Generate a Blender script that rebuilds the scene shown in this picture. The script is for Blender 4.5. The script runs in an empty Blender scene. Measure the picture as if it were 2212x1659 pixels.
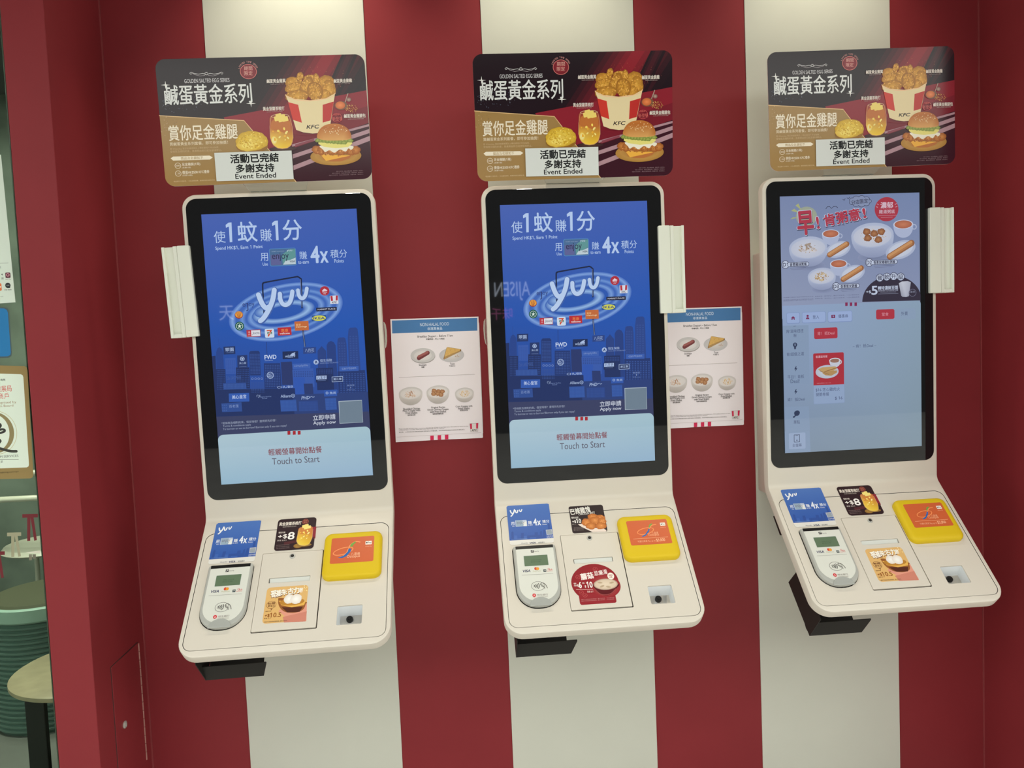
import bpy, bmesh, math, random
from mathutils import Vector, Matrix
from mathutils.geometry import tessellate_polygon

C = bpy.context.scene.collection
ZF = 1.46            # height of the screen centres above the floor
PI = math.pi

# ------------------------------------------------------------------ camera
cam_data = bpy.data.cameras.new('camera')
cam = bpy.data.objects.new('camera', cam_data)
C.objects.link(cam)
right = Vector((0.9964029, -0.07341402, -0.04232788))
down = Vector((-0.04628382, -0.05304812, -0.99751877))
fwd = Vector((0.07098645, 0.99588969, -0.05625518))
cam.matrix_world = Matrix(((right.x, -down.x, -fwd.x, 0.4402), (right.y, -down.y, -fwd.y, -2.2234),
                           (right.z, -down.z, -fwd.z, ZF - 0.0085), (0, 0, 0, 1)))
cam_data.sensor_width = 36.0
cam_data.lens = 26.785
cam_data.clip_start = 0.05
bpy.context.scene.camera = cam

# ------------------------------------------------------------------ sky, lamps, exposure
sc = bpy.context.scene
sc.view_settings.view_transform = 'Standard'
sc.view_settings.look = 'None'
sc.view_settings.exposure = 0.0
sc.view_settings.gamma = 1.0
sc.view_settings.use_curve_mapping = False
sc.cycles.use_denoising = True
sc.cycles.max_bounces = 8
world = bpy.data.worlds.new('sky')
sc.world = world
world.use_nodes = True
wb = world.node_tree.nodes['Background']
wb.inputs['Color'].default_value = (0.97, 1.0, 0.93, 1)
wb.inputs['Strength'].default_value = 2.6

def lamp(name, kind, loc, target, energy, color, size=0.1, angle=60, blend=0.6):
    d = bpy.data.lights.new(name, kind)
    d.energy = energy
    d.color = color
    if kind == 'SPOT':
        d.spot_size = math.radians(angle)
        d.spot_blend = blend
        d.shadow_soft_size = size
    elif kind == 'AREA':
        d.shape = 'DISK'
        d.size = size
    o = bpy.data.objects.new(name, d)
    o.location = loc
    o.rotation_euler = (Vector(target) - Vector(loc)).to_track_quat('-Z', 'Y').to_euler()
    return o

WARM = (1.0, 0.93, 0.74)
LAMPS = [(0.06, 27), (0.74, 20), (1.54, 19)]   # x of each ceiling downlight, watts

# ------------------------------------------------------------------ materials
def lin(c):
    return tuple(((v / 255.0) / 12.92 if v <= 10 else ((v / 255.0 + 0.055) / 1.055) ** 2.4) for v in c)

def mat(name, col, rough=0.5, spec=0.5, metal=0.0, noise=0.0, nscale=40, bump=0.0, trans=0.0, coat=0.0, ior=1.45):
    m = bpy.data.materials.new(name)
    m.use_nodes = True
    nt = m.node_tree
    b = nt.nodes['Principled BSDF']
    b.inputs['Base Color'].default_value = (*col, 1)
    b.inputs['Roughness'].default_value = rough
    b.inputs['Specular IOR Level'].default_value = spec
    b.inputs['Metallic'].default_value = metal
    b.inputs['Transmission Weight'].default_value = trans
    b.inputs['IOR'].default_value = ior
    b.inputs['Coat Weight'].default_value = coat
    if noise or bump:
        tc = nt.nodes.new('ShaderNodeTexCoord')
        n = nt.nodes.new('ShaderNodeTexNoise')
        n.inputs['Scale'].default_value = nscale
        n.inputs['Detail'].default_value = 4
        nt.links.new(tc.outputs['Object'], n.inputs['Vector'])
        if noise:
            r = nt.nodes.new('ShaderNodeValToRGB')
            r.color_ramp.elements[0].position = 0.3
            r.color_ramp.elements[1].position = 0.7
            r.color_ramp.elements[0].color = (*[v * (1 - noise) for v in col], 1)
            r.color_ramp.elements[1].color = (*[min(1, v * (1 + noise)) for v in col], 1)
            nt.links.new(n.outputs['Fac'], r.inputs['Fac'])
            nt.links.new(r.outputs['Color'], b.inputs['Base Color'])
        if bump:
            bp = nt.nodes.new('ShaderNodeBump')
            bp.inputs['Strength'].default_value = bump
            bp.inputs['Distance'].default_value = 0.001
            nt.links.new(n.outputs['Fac'], bp.inputs['Height'])
            nt.links.new(bp.outputs['Normal'], b.inputs['Normal'])
    return m

def print_mat(name, gain, rough, coat=0.0):
    m = mat(name, (1, 1, 1), rough, 0.4, coat=coat)
    nt = m.node_tree
    a = nt.nodes.new('ShaderNodeAttribute')
    a.attribute_name = 'Col'
    x = nt.nodes.new('ShaderNodeVectorMath')
    x.operation = 'SCALE'
    x.inputs['Scale'].default_value = gain
    nt.links.new(a.outputs['Color'], x.inputs[0])
    nt.links.new(x.outputs['Vector'], nt.nodes['Principled BSDF'].inputs['Base Color'])
    return m

def screen_mat(name, strength):
    m = mat(name, (0.006, 0.006, 0.008), 0.02, 0.5)
    nt = m.node_tree
    b = nt.nodes['Principled BSDF']
    a = nt.nodes.new('ShaderNodeAttribute')
    a.attribute_name = 'Col'
    nt.links.new(a.outputs['Color'], b.inputs['Emission Color'])
    b.inputs['Emission Strength'].default_value = strength
    return m

M = dict(
    red=mat('red_wall_paint', (0.262, 0.0295, 0.0365), 0.45, 0.22, noise=0.035, nscale=6, bump=0.03),
    stripe=mat('white_wall_panel', (0.66, 0.66, 0.58), 0.45, 0.4, noise=0.012, nscale=8),
    cream=mat('cream_plastic', (0.745, 0.68, 0.595), 0.34, 0.45),
    cream2=mat('pale_plastic', (0.86, 0.87, 0.77), 0.42, 0.4),
    gap=mat('dark_gap_shade', (0.05, 0.045, 0.04), 0.8, 0.2),  # near-black colour paints in the shade of seams, panel well and keyhole
    glass=mat('black_front_glass', (0.008, 0.008, 0.009), 0.02, 0.5),
    black=mat('black_powder_coat', (0.021, 0.02, 0.018), 0.5, 0.35, bump=0.1, nscale=900),
    dark=mat('black_plastic', (0.012, 0.012, 0.012), 0.3, 0.5),
    yellow=mat('yellow_rubber', (0.77, 0.535, 0.012), 0.5, 0.35),
    grey=mat('grey_plastic', (0.46, 0.46, 0.43), 0.35, 0.5),
    white=mat('white_plastic', (0.74, 0.75, 0.71), 0.3, 0.5),
    recess=mat('scanner_well_white', (0.80, 0.82, 0.84), 0.4, 0.4),
    chrome=mat('brushed_steel', (0.55, 0.54, 0.51), 0.45, 0.5, 0.55),
    clear=mat('clear_acrylic', (0.93, 0.95, 0.92), 0.06, 0.5, trans=0.92, ior=1.2),
    lip=mat('smoked_clear_plastic', (0.62, 0.63, 0.60), 0.12, 0.5, trans=0.35),
    pane=mat('window_pane', (0.80, 0.90, 0.84), 0.01, 0.5, trans=1.0, ior=1.02),
    frame=mat('green_edge_glass', (0.09, 0.10, 0.075), 0.25, 0.5),
    floor=mat('pale_tile', (0.58, 0.56, 0.52), 0.45, 0.4, noise=0.08, nscale=3),
    infloor=mat('dark_tile', (0.16, 0.16, 0.14), 0.4, 0.4, noise=0.1, nscale=4),
    inwall=mat('grey_green_interior', (0.15, 0.175, 0.14), 0.6, 0.3, noise=0.5, nscale=2.5),
    ceil=mat('dark_ceiling', (0.10, 0.10, 0.10), 0.7, 0.3),
    facade=mat('dark_facade', (0.05, 0.05, 0.055), 0.5, 0.4),
    teal=mat('teal_ribbed_vinyl', (0.10, 0.16, 0.13), 0.35, 0.5),
    mint=mat('mint_laminate', (0.30, 0.42, 0.34), 0.4, 0.5),
    wood=mat('light_wood', (0.33, 0.27, 0.165), 0.4, 0.4, noise=0.12, nscale=20),
    tube=mat('cream_tube', (0.62, 0.58, 0.47), 0.35, 0.5),
    paper=mat('white_paper', (0.76, 0.73, 0.74), 0.6, 0.3),
    printed=print_mat('printed_card', 1.2, 0.14),
    sheet=print_mat('printed_paper', 1.2, 0.55),
    film=print_mat('printed_film', 1.14, 0.3),
    screen=screen_mat('screen_pixels', 0.92),
)
def emis(name, col, s):
    m = mat(name, (0, 0, 0), 0.5, 0.2)
    b = m.node_tree.nodes['Principled BSDF']
    b.inputs['Emission Color'].default_value = (*col, 1)
    b.inputs['Emission Strength'].default_value = s
    return m
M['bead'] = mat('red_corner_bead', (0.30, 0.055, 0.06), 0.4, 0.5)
M['olive'] = mat('olive_cushion', (0.085, 0.085, 0.05), 0.6, 0.3)
M['led'] = emis('downlight_glow', (1, .93, .78), 6)
M['neon'] = emis('sign_glow', (0.75, 0.85, 1.0), 6)
M['pink'] = emis('pink_sign_glow', (1.0, 0.25, 0.6), 3)

# ------------------------------------------------------------------ mesh helpers
def tag(o, label=None, cat=None, group=None, kind=None):
    if label: o['label'] = label
    if cat: o['category'] = cat
    if group: o['group'] = group
    if kind: o['kind'] = kind
    return o

def empty(name, loc=(0, 0, 0), rot=(0, 0, 0)):
    o = bpy.data.objects.new(name, None)
    o.empty_display_size = 0.05
    o.location = loc
    o.rotation_euler = rot
    C.objects.link(o)
    return o

def link(name, me, parent=None):
    o = bpy.data.objects.new(name, me)
    C.objects.link(o)
    if parent is not None: o.parent = parent
    return o

class MB:
    def __init__(s): s.v = []; s.f = []; s.m = []
    def add(s, vs, fs, mi=0):
        b = len(s.v); s.v += [tuple(x) for x in vs]
        s.f += [tuple(b + i for i in f) for f in fs]; s.m += [mi] * len(fs)
    def box(s, x0, x1, y0, y1, z0, z1, mi=0):
        vs = [(x, y, z) for x in (x0, x1) for y in (y0, y1) for z in (z0, z1)]
        s.add(vs, [(0, 1, 3, 2), (4, 6, 7, 5), (0, 4, 5, 1), (2, 3, 7, 6), (0, 2, 6, 4), (1, 5, 7, 3)], mi)
    def tube(s, pts, r, n=10, mi=0, cap=True):
        pts = [Vector(p) for p in pts]; rings = []
        for i, p in enumerate(pts):
            d = (pts[min(i + 1, len(pts) - 1)] - pts[max(i - 1, 0)]).normalized()
            u = d.orthogonal().normalized() if i == 0 else (u - d * u.dot(d)).normalized()
            w = d.cross(u)
            rr = r[i] if isinstance(r, (list, tuple)) else r
            rings.append([p + (u * math.cos(2 * PI * k / n) + w * math.sin(2 * PI * k / n)) * rr for k in range(n)])
        vs = [q for R in rings for q in R]; fs = []
        for i in range(len(pts) - 1):
            for k in range(n): fs.append((i * n + k, i * n + (k + 1) % n, (i + 1) * n + (k + 1) % n, (i + 1) * n + k))
        if cap: fs += [tuple(range(n))[::-1], tuple((len(pts) - 1) * n + k for k in range(n))]
        s.add(vs, fs, mi)
    def lathe(s, prof, cx, cy, n=48, mi=0):   # prof: (r, z)
        vs = [(cx + r * math.cos(2 * PI * k / n), cy + r * math.sin(2 * PI * k / n), z) for r, z in prof for k in range(n)]
        fs = [(i * n + k, i * n + (k + 1) % n, (i + 1) * n + (k + 1) % n, (i + 1) * n + k) for i in range(len(prof) - 1) for k in range(n)]
        s.add(vs, fs, mi)
    def plate(s, F, loops, holes=(), mi=0, bottom=True):
        """loops: list of (outline points, offset) from back to front; holes only through the front face."""
        base = len(s.v); n = len(loops[0][0])
        for pts, off in loops: s.v += [tuple(F(a, b, off)) for a, b in pts]
        for i in range(len(loops) - 1):
            for k in range(n):
                a = base + i * n + k; b = base + i * n + (k + 1) % n
                s.f.append((a, b, b + n, a + n)); s.m.append(mi)
        pts, off = loops[-1]; hb = []
        polys = [[Vector((a, b, 0)) for a, b in pts]] + [[Vector((a, b, 0)) for a, b in h] for h, d in holes]
        idx = [base + (len(loops) - 1) * n + k for k in range(n)]
        for h, d in holes:
            st = len(s.v); s.v += [tuple(F(a, b, off)) for a, b in h]; s.v += [tuple(F(a, b, off - d)) for a, b in h]
            m = len(h); idx += list(range(st, st + m))
            for k in range(m): s.f.append((st + k, st + (k + 1) % m, st + m + (k + 1) % m, st + m + k)); s.m.append(mi)
        if holes:
            for t in tessellate_polygon(polys): s.f.append(tuple(idx[i] for i in t)); s.m.append(mi)
        else:
            s.f.append(tuple(idx)); s.m.append(mi)
        if bottom: s.f.append(tuple(base + k for k in range(n))[::-1]); s.m.append(mi)
    def build(s, name, mats, parent=None, smooth=False, bevel=0.0, seg=2, fix=True):
        me = bpy.data.meshes.new(name)
        me.from_pydata(s.v, [], s.f)
        for m in (mats if isinstance(mats, (list, tuple)) else [mats]): me.materials.append(m)
        for p, mi in zip(me.polygons, s.m): p.material_index = mi
        bm = bmesh.new(); bm.from_mesh(me)
        if fix: bmesh.ops.recalc_face_normals(bm, faces=bm.faces)
        if bevel:
            es = [e for e in bm.edges if len(e.link_faces) == 2 and e.calc_face_angle(0) > 0.6]
            bmesh.ops.bevel(bm, geom=es, offset=bevel, segments=seg, profile=0.5, affect='EDGES', clamp_overlap=True)
        bm.to_mesh(me); bm.free()
        if smooth:
            me.polygons.foreach_set('use_smooth', [True] * len(me.polygons))
            me.set_sharp_from_angle(angle=math.radians(38))
        return link(name, me, parent)

def rr(cx, cy, w, h, r, n=8, inset=0.0):
    """rounded rectangle outline; r is one radius or four (+x+y, -x+y, -x-y, +x-y)."""
    rs = r if isinstance(r, (list, tuple)) else [r] * 4
    w -= 2 * inset; h -= 2 * inset; pts = []
    for i, (sx, sy) in enumerate(((1, 1), (-1, 1), (-1, -1), (1, -1))):
        q = max(rs[i] - inset, 0.0004)
        for k in range(n + 1):
            a = math.radians(i * 90 + 90 * k / n)
            pts.append((cx + sx * (w / 2 - q) + q * math.cos(a), cy + sy * (h / 2 - q) + q * math.sin(a)))
    return pts
def rect(x0, x1, y0, y1): return [(x1, y1), (x0, y1), (x0, y0), (x1, y0)]

# ------------------------------------------------------------------ printed artwork (flat prints, built where they are printed)
ART = {
'sign': [
('p',[(234.1,312.9),(238.8,312.5),(243.3,311.1),(247.4,308.9),(251.1,305.9),(254.1,302.3),(256.3,298.1),(257.7,293.6),(258.1,288.9),(258.1,24),(257.7,19.3),(256.3,14.8),(254.1,10.7),(251.1,7),(247.4,4),(243.3,1.8),(238.8,0.5),(234.1,0),(-234.1,0),(-238.8,0.5),(-243.3,1.8),(-247.4,4),(-251.1,7),(-254.1,10.7),(-256.3,14.8),(-257.7,19.3),(-258.1,24),(-258.1,288.9),(-257.7,293.6),(-256.3,298.1),(-254.1,302.3),(-251.1,305.9),(-247.4,308.9),(-243.3,311.1),(-238.8,312.5),(-234.1,312.9)],(32,17,25)),
('p',[(76.7,312.9),(-46,137.8),(-69.5,138.5),(55.4,312.9)],(36,18,26)),
('p',[(93,312.9),(-29.7,137.4),(-53.3,138),(71.8,312.9)],(54,20,29)),
('p',[(109.5,312.9),(-13.4,137),(-37,137.6),(88.2,312.9)],(72,23,32)),
('p',[(125.9,312.9),(2.9,136.6),(-20.8,137.2),(104.6,312.9)],(90,26,36)),
('p',[(142.3,312.9),(19.2,136.1),(-4.5,136.8),(121,312.9)],(108,29,39)),
('p',[(158.8,312.9),(35.6,135.7),(11.8,136.3),(137.5,312.9)],(126,31,42)),
('p',[(175.3,312.9),(51.9,135.3),(28.2,135.9),(154,312.9)],(144,34,46)),
('p',[(191.8,312.9),(68.3,134.9),(44.5,135.5),(170.4,312.9)],(144,34,46)),
('p',[(208.4,312.9),(84.7,134.4),(60.9,135.1),(187,312.9)],(126,31,42)),
('p',[(224.9,312.9),(101.1,134),(77.3,134.6),(203.5,312.9)],(108,29,39)),
('p',[(238.8,312.5),(240.8,311.9),(117.6,133.6),(93.7,134.2),(220,312.9),(234.1,312.9)],(90,26,36)),
('p',[(251.1,305.9),(252.3,304.5),(134.1,133.1),(110.2,133.8),(236.5,312.7),(238.8,312.5),(243.3,311.1),(247.4,308.9)],(72,23,32)),
('p',[(258.1,288.9),(150.6,132.7),(126.6,133.3),(249.3,307.4),(251.1,305.9),(254.1,302.3),(256.3,298.1),(257.7,293.6),(258.1,288.9)],(54,20,29)),
('p',[(258.1,264.6),(167.1,132.3),(143.1,132.9),(257.2,295),(257.7,293.6),(258.1,288.9)],(36,18,26)),
('p',[(210.2,312.9),(155.8,207.6),(146.6,207.8),(202.2,312.9)],(36,18,26)),
('p',[(216.6,312.9),(162.2,207.4),(152.9,207.7),(208.5,312.9)],(53,21,30)),
('p',[(223,312.9),(168.5,207.3),(159.3,207.5),(214.9,312.9)],(71,24,34)),
('p',[(229.4,312.9),(174.9,207.2),(165.6,207.4),(221.3,312.9)],(71,24,34)),
('p',[(235.7,312.8),(181.2,207),(172,207.2),(227.7,312.9),(234.1,312.9)],(53,21,30)),
('p',[(241.5,311.7),(187.6,206.9),(178.3,207.1),(234.1,312.9),(234.1,312.9),(238.8,312.5)],(36,18,26)),
('p',[(-102.6,166.2),(258.1,222.7),(258.1,56.9),(59.2,0.8),(-34,3.7)],(140,34,48)),
('p',[(16.6,116.2),(258.1,183.2),(258.1,132.9),(47.3,69.9)],(122,30,44)),
('p',[(34.2,75.4),(258.1,140.5),(258.1,24),(257.7,19.3),(256.3,14.8),(254.1,10.7),(251.1,7),(247.4,4),(243.3,1.8),(238.8,0.5),(234.1,0),(32.4,0)],(60,24,36)),
('p',[(61.1,93.5),(258.1,137.9),(258.1,132.3),(61,87.7)],(178,140,150)),
('p',[(60.6,68.3),(258.1,125.4),(258.1,115.3),(60.4,58.1)],(178,140,150)),
('p',[(60,40.3),(258.1,108.1),(258.1,96),(59.8,28.9)],(178,140,150)),
('p',[(69.1,93.3),(117.1,105.9),(117.1,100.8),(68.9,87)],(140,70,84)),
('p',[(-258.1,175.4),(-53.2,156.7),(-34.3,131.3),(63.5,0),(-234.1,0),(-238.8,0.5),(-243.3,1.8),(-247.4,4),(-251.1,7),(-254.1,10.7),(-256.3,14.8),(-257.7,19.3),(-258.1,24)],(160,126,76)),
('l',[(-259.6,175.5),(-53.2,156.7),(-34.3,131.3),(65,-1.5)],1.76,(226,190,140),0),
('n',-202.1,206.1,51.5,27,90,2.32,[(66,68,84),(52,52,66),(90,90,104)],3),
('n',-238.3,145.3,23.2,27.2,40,2.06,[(186,158,120),(140,112,76)],4),
('n',143.3,254.9,86.9,29.6,60,1.05,[(190,90,80),(220,140,90)],5),
('l',[(-135.8,271.3),(-127.2,275.3),(-116.9,273.1),(-106.6,274.4),(-98.2,277.6),(-94.9,275.1),(-97.6,272.2),(-100.4,274.2)],1.25,(200,196,198),0),
('l',[(-132.5,270.5),(-119.7,268.5),(-106.7,271.9),(-99.3,276.6)],1,(170,160,165),0),
('l',[(-135.8,271.3),(-140,276),(-136.8,278.4),(-133.8,276.4)],1,(200,196,198),0),
('l',[(-135.8,271.3),(-144.1,275.6),(-154.5,273.9),(-164.7,275.6),(-172.8,279.1),(-176.2,276.8),(-173.8,273.8),(-170.9,275.7)],1.25,(200,196,198),0),
('l',[(-139.2,270.6),(-152.1,269.2),(-164.8,273.1),(-171.8,278.1)],1,(170,160,165),0),
('l',[(-135.8,271.3),(-131.3,275.8),(-134.3,278.3),(-137.4,276.4)],1,(200,196,198),0),
('e',-32.7,277,19.7,17.6,0,(150,40,52),(120,30,42)),
('o',-32.7,277,20.7,18.5,19.2,17.1,0,(214,120,116),(214,120,116)),
('t','期間',-32.5,285,20.7,10.2,(224,170,160),0,0,0),
('t','限定',-32.9,272.8,20.8,10.3,(224,170,160),0,0,0),
('a','LIMITED TIME OFFER',-32.7,277,23.9,158,22,4.1,(214,150,146)),
('t','GOLDEN SALTED EGG SERIES',-135.8,257.7,110.3,9.8,(205,200,205),1,0,0),
('t','鹹蛋黃金系列',-135.3,224.2,214,50.3,(222,222,222),1,0,0),
('p',[(-248.9,249.9),(-237.3,251.1),(-225.9,249.4),(-237.4,248.2)],(235,232,230)),
('p',[(-238.9,249.7),(-236.9,259.3),(-235.8,249.6),(-237.8,239.9)],(235,232,230)),
('p',[(-44.1,198.6),(-32.4,199.9),(-20.6,198.1),(-32.4,196.9)],(235,232,230)),
('p',[(-34,198.4),(-32.1,208.2),(-30.8,198.3),(-32.7,188.5)],(235,232,230)),
('t','賞你足金雞腿',-155.5,131.3,169.8,38.6,(238,226,206),1,0,0),
('t','買鹹蛋黃金系列套餐，即可參加抽獎！',-168.3,104.4,142.5,9,(226,208,178),1,0,0),
('t','用 WhatsApp 登記收據號碼及上傳收據相片參加抽獎，',-179.9,92.2,120.3,5.5,(206,178,136),0,0,0),
('t','受條款及細則約束，推廣期由即日起至額滿即止。',-176.6,85.6,126.4,5.5,(206,178,136),0,0,0),
('p',[(-240.5,69.4),(-233.8,73.7),(-145.1,72.9),(-137.4,68.2),(-144.9,62.9),(-234.7,63.7)],(238,226,206)),
('t','獎品及名額如下',-188.4,68.4,54.8,7.5,(176,146,96),1,0,0),
('o',-224.4,50.6,7.6,7.3,6.5,6.3,0,(238,226,206),(238,226,206)),
('t','頭獎',-224.4,50.6,9.4,4.5,(238,226,206),0,0,0),
('t','足金雞腿(1両)',-191.9,52.9,44.9,8.6,(238,226,206),1,0,0),
('t','(名額1個)',-204,45.2,21.4,4.3,(238,226,206),0,0,0),
('o',-225.2,31.2,7.6,7.3,6.5,6.3,0,(238,226,206),(238,226,206)),
('t','二獎',-225.2,31.2,9.4,4.5,(238,226,206),0,0,0),
('t','價值HK$500 KFC禮券',-181.9,33.2,66.7,8.6,(238,226,206),1,0,0),
('t','(名額10個)',-203.2,25.7,24.6,4.3,(238,226,206),0,0,0),
('t','*獎品圖片只供參考，一切以實物為準。推廣受條款及細則約束。',-187.2,11.8,103,3.5,(220,196,156),0,0,0),
('e',114.8,123.6,50.5,10.1,0,(70,18,28),(130,30,44)),
('b',77.4,246,21.5,15.3,0,(224,166,70),(170,112,38),1400,0.07),
('n',77.4,246,18.5,13.1,60,3.93,[(206,146,54),(228,174,84),(190,128,44),(216,156,64)],1400),
('b',157.6,244.2,22.2,18.3,0,(224,166,70),(170,112,38),1705,0.07),
('n',157.6,244.2,19.1,15.7,60,3.96,[(206,146,54),(228,174,84),(190,128,44),(216,156,64)],1705),
('b',163.5,227.3,17.5,24.3,-8,(224,166,70),(170,112,38),1728,0.07),
('n',163.5,227.3,15,20.9,60,3.97,[(206,146,54),(228,174,84),(190,128,44),(216,156,64)],1728),
('b',119.5,251.7,18.4,13.8,0,(224,166,70),(170,112,38),1560,0.07),
('n',119.5,251.7,15.8,11.9,60,3.95,[(206,146,54),(228,174,84),(190,128,44),(216,156,64)],1560),
('b',80.3,232.1,25.7,15.3,8,(224,166,70),(170,112,38),1412,0.07),
('n',80.3,232.1,22.1,13.2,60,3.94,[(206,146,54),(228,174,84),(190,128,44),(216,156,64)],1412),
('b',150.6,212.7,17.5,15.4,0,(224,166,70),(170,112,38),1680,0.07),
('n',150.6,212.7,15,13.2,60,3.97,[(206,146,54),(228,174,84),(190,128,44),(216,156,64)],1680),
('b',93.9,260.4,8.4,12.3,-24,(224,164,68),(158,100,34),1462,0.06),
('n',93.9,260.4,6.7,10.4,40,3.67,[(206,146,54),(232,178,88),(184,122,42),(218,160,66)],1463),
('b',108.7,234.7,16.3,26.7,-24,(224,164,68),(158,100,34),1520,0.06),
('n',108.7,234.7,13.1,22.7,110,3.68,[(206,146,54),(232,178,88),(184,122,42),(218,160,66)],1521),
('b',134.8,255.1,7.9,12.8,8,(224,164,68),(158,100,34),1618,0.06),
('n',134.8,255.1,6.3,10.9,36,3.69,[(206,146,54),(232,178,88),(184,122,42),(218,160,66)],1619),
('b',128.5,222.6,19.5,24.3,8,(224,164,68),(158,100,34),1596,0.06),
('n',128.5,222.6,15.6,20.6,130,3.69,[(206,146,54),(232,178,88),(184,122,42),(218,160,66)],1597),
('b',83.3,213,29.5,15.4,5,(222,164,68),(166,108,36),77,0.06),
('n',83.3,214.2,24.7,11.9,60,3.95,[(206,146,54),(230,176,86),(190,128,44)],78),
('p',[(54.7,216.1),(76.6,206.2),(116.1,201.6),(155.8,205.6),(178.7,217),(172.9,192.3),(160.7,137.5),(158.7,127),(138.7,119.9),(114.7,118.6),(92.2,122.2),(74.5,129.2),(67.8,159.9),(61.9,194.9)],(232,212,168)),
('p',[(59.6,198.7),(84.2,191.4),(90.2,146.3),(68.2,154.4)],(206,58,48)),
('p',[(145.5,189.4),(173.7,196.7),(162.5,150),(142.2,145)],(190,50,46)),
('l',[(54.7,216.9),(62.2,209.8),(87.1,202.7),(116,200.6),(153.1,204.2),(173.1,210.9),(178.7,217.5)],2.29,(240,196,150),1),
('t','KFC',116.7,135.6,32.7,9.5,(40,24,26),3,0,1),
('e',38.3,82.8,35,6.6,0,(92,66,52),(60,34,40)),
('p',[(14.7,165),(10.5,160.4),(9.5,153.7),(9.8,146.2),(9.8,138.9),(9.1,131.9),(8.5,124.6),(8.3,117.6),(8.6,111.4),(9.5,106),(10.9,101.3),(12.7,97.1),(14.7,93.6),(17,90.7),(19.6,88.4),(22.4,86.6),(25.1,85.2),(27.9,84.2),(30.7,83.7),(33.5,83.5),(36.5,83.4),(39.6,83.3),(42.8,83.4),(45.9,83.7),(49,84.5),(51.9,85.8),(54.8,87.4),(57.5,89.5),(59.7,92.3),(61.7,95.8),(63.3,99.8),(64.5,104.5),(65.4,109.8),(65.9,116),(66,123.1),(65.7,130.4),(65.2,137.4),(65.2,144.7),(65.4,152.3),(64.2,159.1),(59.9,163.8),(50.5,166.5),(37.2,167.7),(24.1,167.2)],[(150,60,48),(159,68,49),(168,76,50),(177,84,51),(186,92,52),(197,115,57),(209,139,63),(220,162,68),(232,186,74),(233,189,75),(234,193,77),(235,196,78),(236,200,80),(236,199,75),(237,198,71),(237,197,66),(238,196,62),(238,197,61),(239,198,61),(239,199,60),(240,200,60),(239,197,59),(238,195,58),(237,192,57),(236,190,56),(235,188,56),(234,187,57),(233,185,57),(232,184,58),(230,182,58),(229,180,59),(227,178,59),(226,176,60),(213,153,58),(201,130,56),(188,107,54),(176,84,52),(169,78,51),(163,72,50),(156,66,49),(150,60,48),(150,60,48),(150,60,48),(150,60,48)]),
('p',[(18.9,156.1),(27,158),(38.1,158.5),(49.2,157.5),(57.1,155.2),(60.8,150.7),(62,144.4),(61.6,137.8),(60.6,132.6),(58.8,128.9),(55.9,125.9),(52.3,123.9),(48.5,122.8),(44.3,123.1),(39.6,124.6),(34.7,126.6),(30.1,128.3),(25.2,129.3),(20.1,130),(15.7,131.2),(13.1,133.8),(12.2,138.8),(12.6,145.4),(14.7,151.8)],(192,112,54)),
('l',[(14.7,165),(9.8,138.9),(8.6,111.4),(14.7,93.6),(25.1,85.2),(36.5,83.4),(49,84.5),(59.7,92.3),(65.4,109.8),(65.2,137.4),(59.9,163.8)],1.28,(206,150,110),0),
('o',37.3,164.7,22.6,5,21.1,3.7,0,(220,180,150),(220,180,150)),
('r',33.6,165,14.7,12,2.1,12,(240,212,116)),
('r',42.8,162.3,14.8,12,2.1,12,(240,212,116)),
('r',29.5,158.9,14.7,12,2.1,12,(240,212,116)),
('r',49.2,157.1,14.8,12,2.1,12,(240,212,116)),
('r',39.2,156.1,14.8,12,2.1,12,(240,212,116)),
('e',17.7,104.8,6.9,10.1,0,(246,240,196),(238,206,92)),
('n',37.2,115.6,23.8,25.1,14,6.87,[(244,214,104),(232,176,60),(246,226,140)],7),
('e',-38.1,92.5,39.5,17.6,0,(150,104,40),(150,104,40)),
('b',-37.7,105.1,40,24.6,0,(242,214,96),(204,160,46),11,0.05),
('b',-47.2,96.6,28.9,16.6,0,(246,222,120),(220,180,62),12,0.07),
('n',-36.4,106.3,33.7,20.1,150,3.95,[(228,190,66),(246,220,116),(202,156,44),(216,176,54)],8),
('l',[(211.1,215.8),(200.2,189.1)],2.31,(176,150,140),0),
('e',191.4,186.1,16.5,11,0,(120,84,66),(120,84,66)),
('e',189.5,186.9,12.2,9.5,0,(232,140,84),(200,100,54)),
('e',212,200.1,6.4,5.5,0,(190,160,146),(120,80,76)),
('n',216.6,178.2,16,10,70,2.13,[(206,150,84),(172,110,60),(226,176,110)],9),
('e',169.4,60,64.4,23.4,0,(214,170,96),(176,128,62)),
('e',169.4,61.8,52.6,16.8,0,(150,104,52),(190,140,74)),
('p',[(132,63.7),(208.9,59.4),(202.1,52.7),(180.5,46.2),(153.7,47),(137.7,52)],(186,112,62)),
('p',[(130.4,66),(207.6,60.2),(143.5,48.8)],(238,178,74)),
('b',122,77.9,11.7,10.6,0,(206,136,72),(160,88,40),20,0.12),
('b',134.3,74.3,11.8,10.7,0,(206,136,72),(160,88,40),21,0.12),
('b',146.6,76.7,11.8,10.7,0,(206,136,72),(160,88,40),22,0.12),
('b',158.9,73.1,11.8,10.7,0,(206,136,72),(160,88,40),23,0.12),
('b',171.2,75.5,11.8,10.7,0,(206,136,72),(160,88,40),24,0.12),
('b',183.5,71.9,11.8,10.7,0,(206,136,72),(160,88,40),25,0.12),
('b',195.9,74.3,11.8,10.7,0,(206,136,72),(160,88,40),26,0.12),
('b',208.2,70.6,11.8,10.7,0,(206,136,72),(160,88,40),27,0.12),
('b',220.6,73.1,11.8,10.7,0,(206,136,72),(160,88,40),28,0.12),
('n',170.6,71.5,48.3,11.2,60,3.48,[(186,110,54),(222,158,92),(160,90,42)],10),
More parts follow.
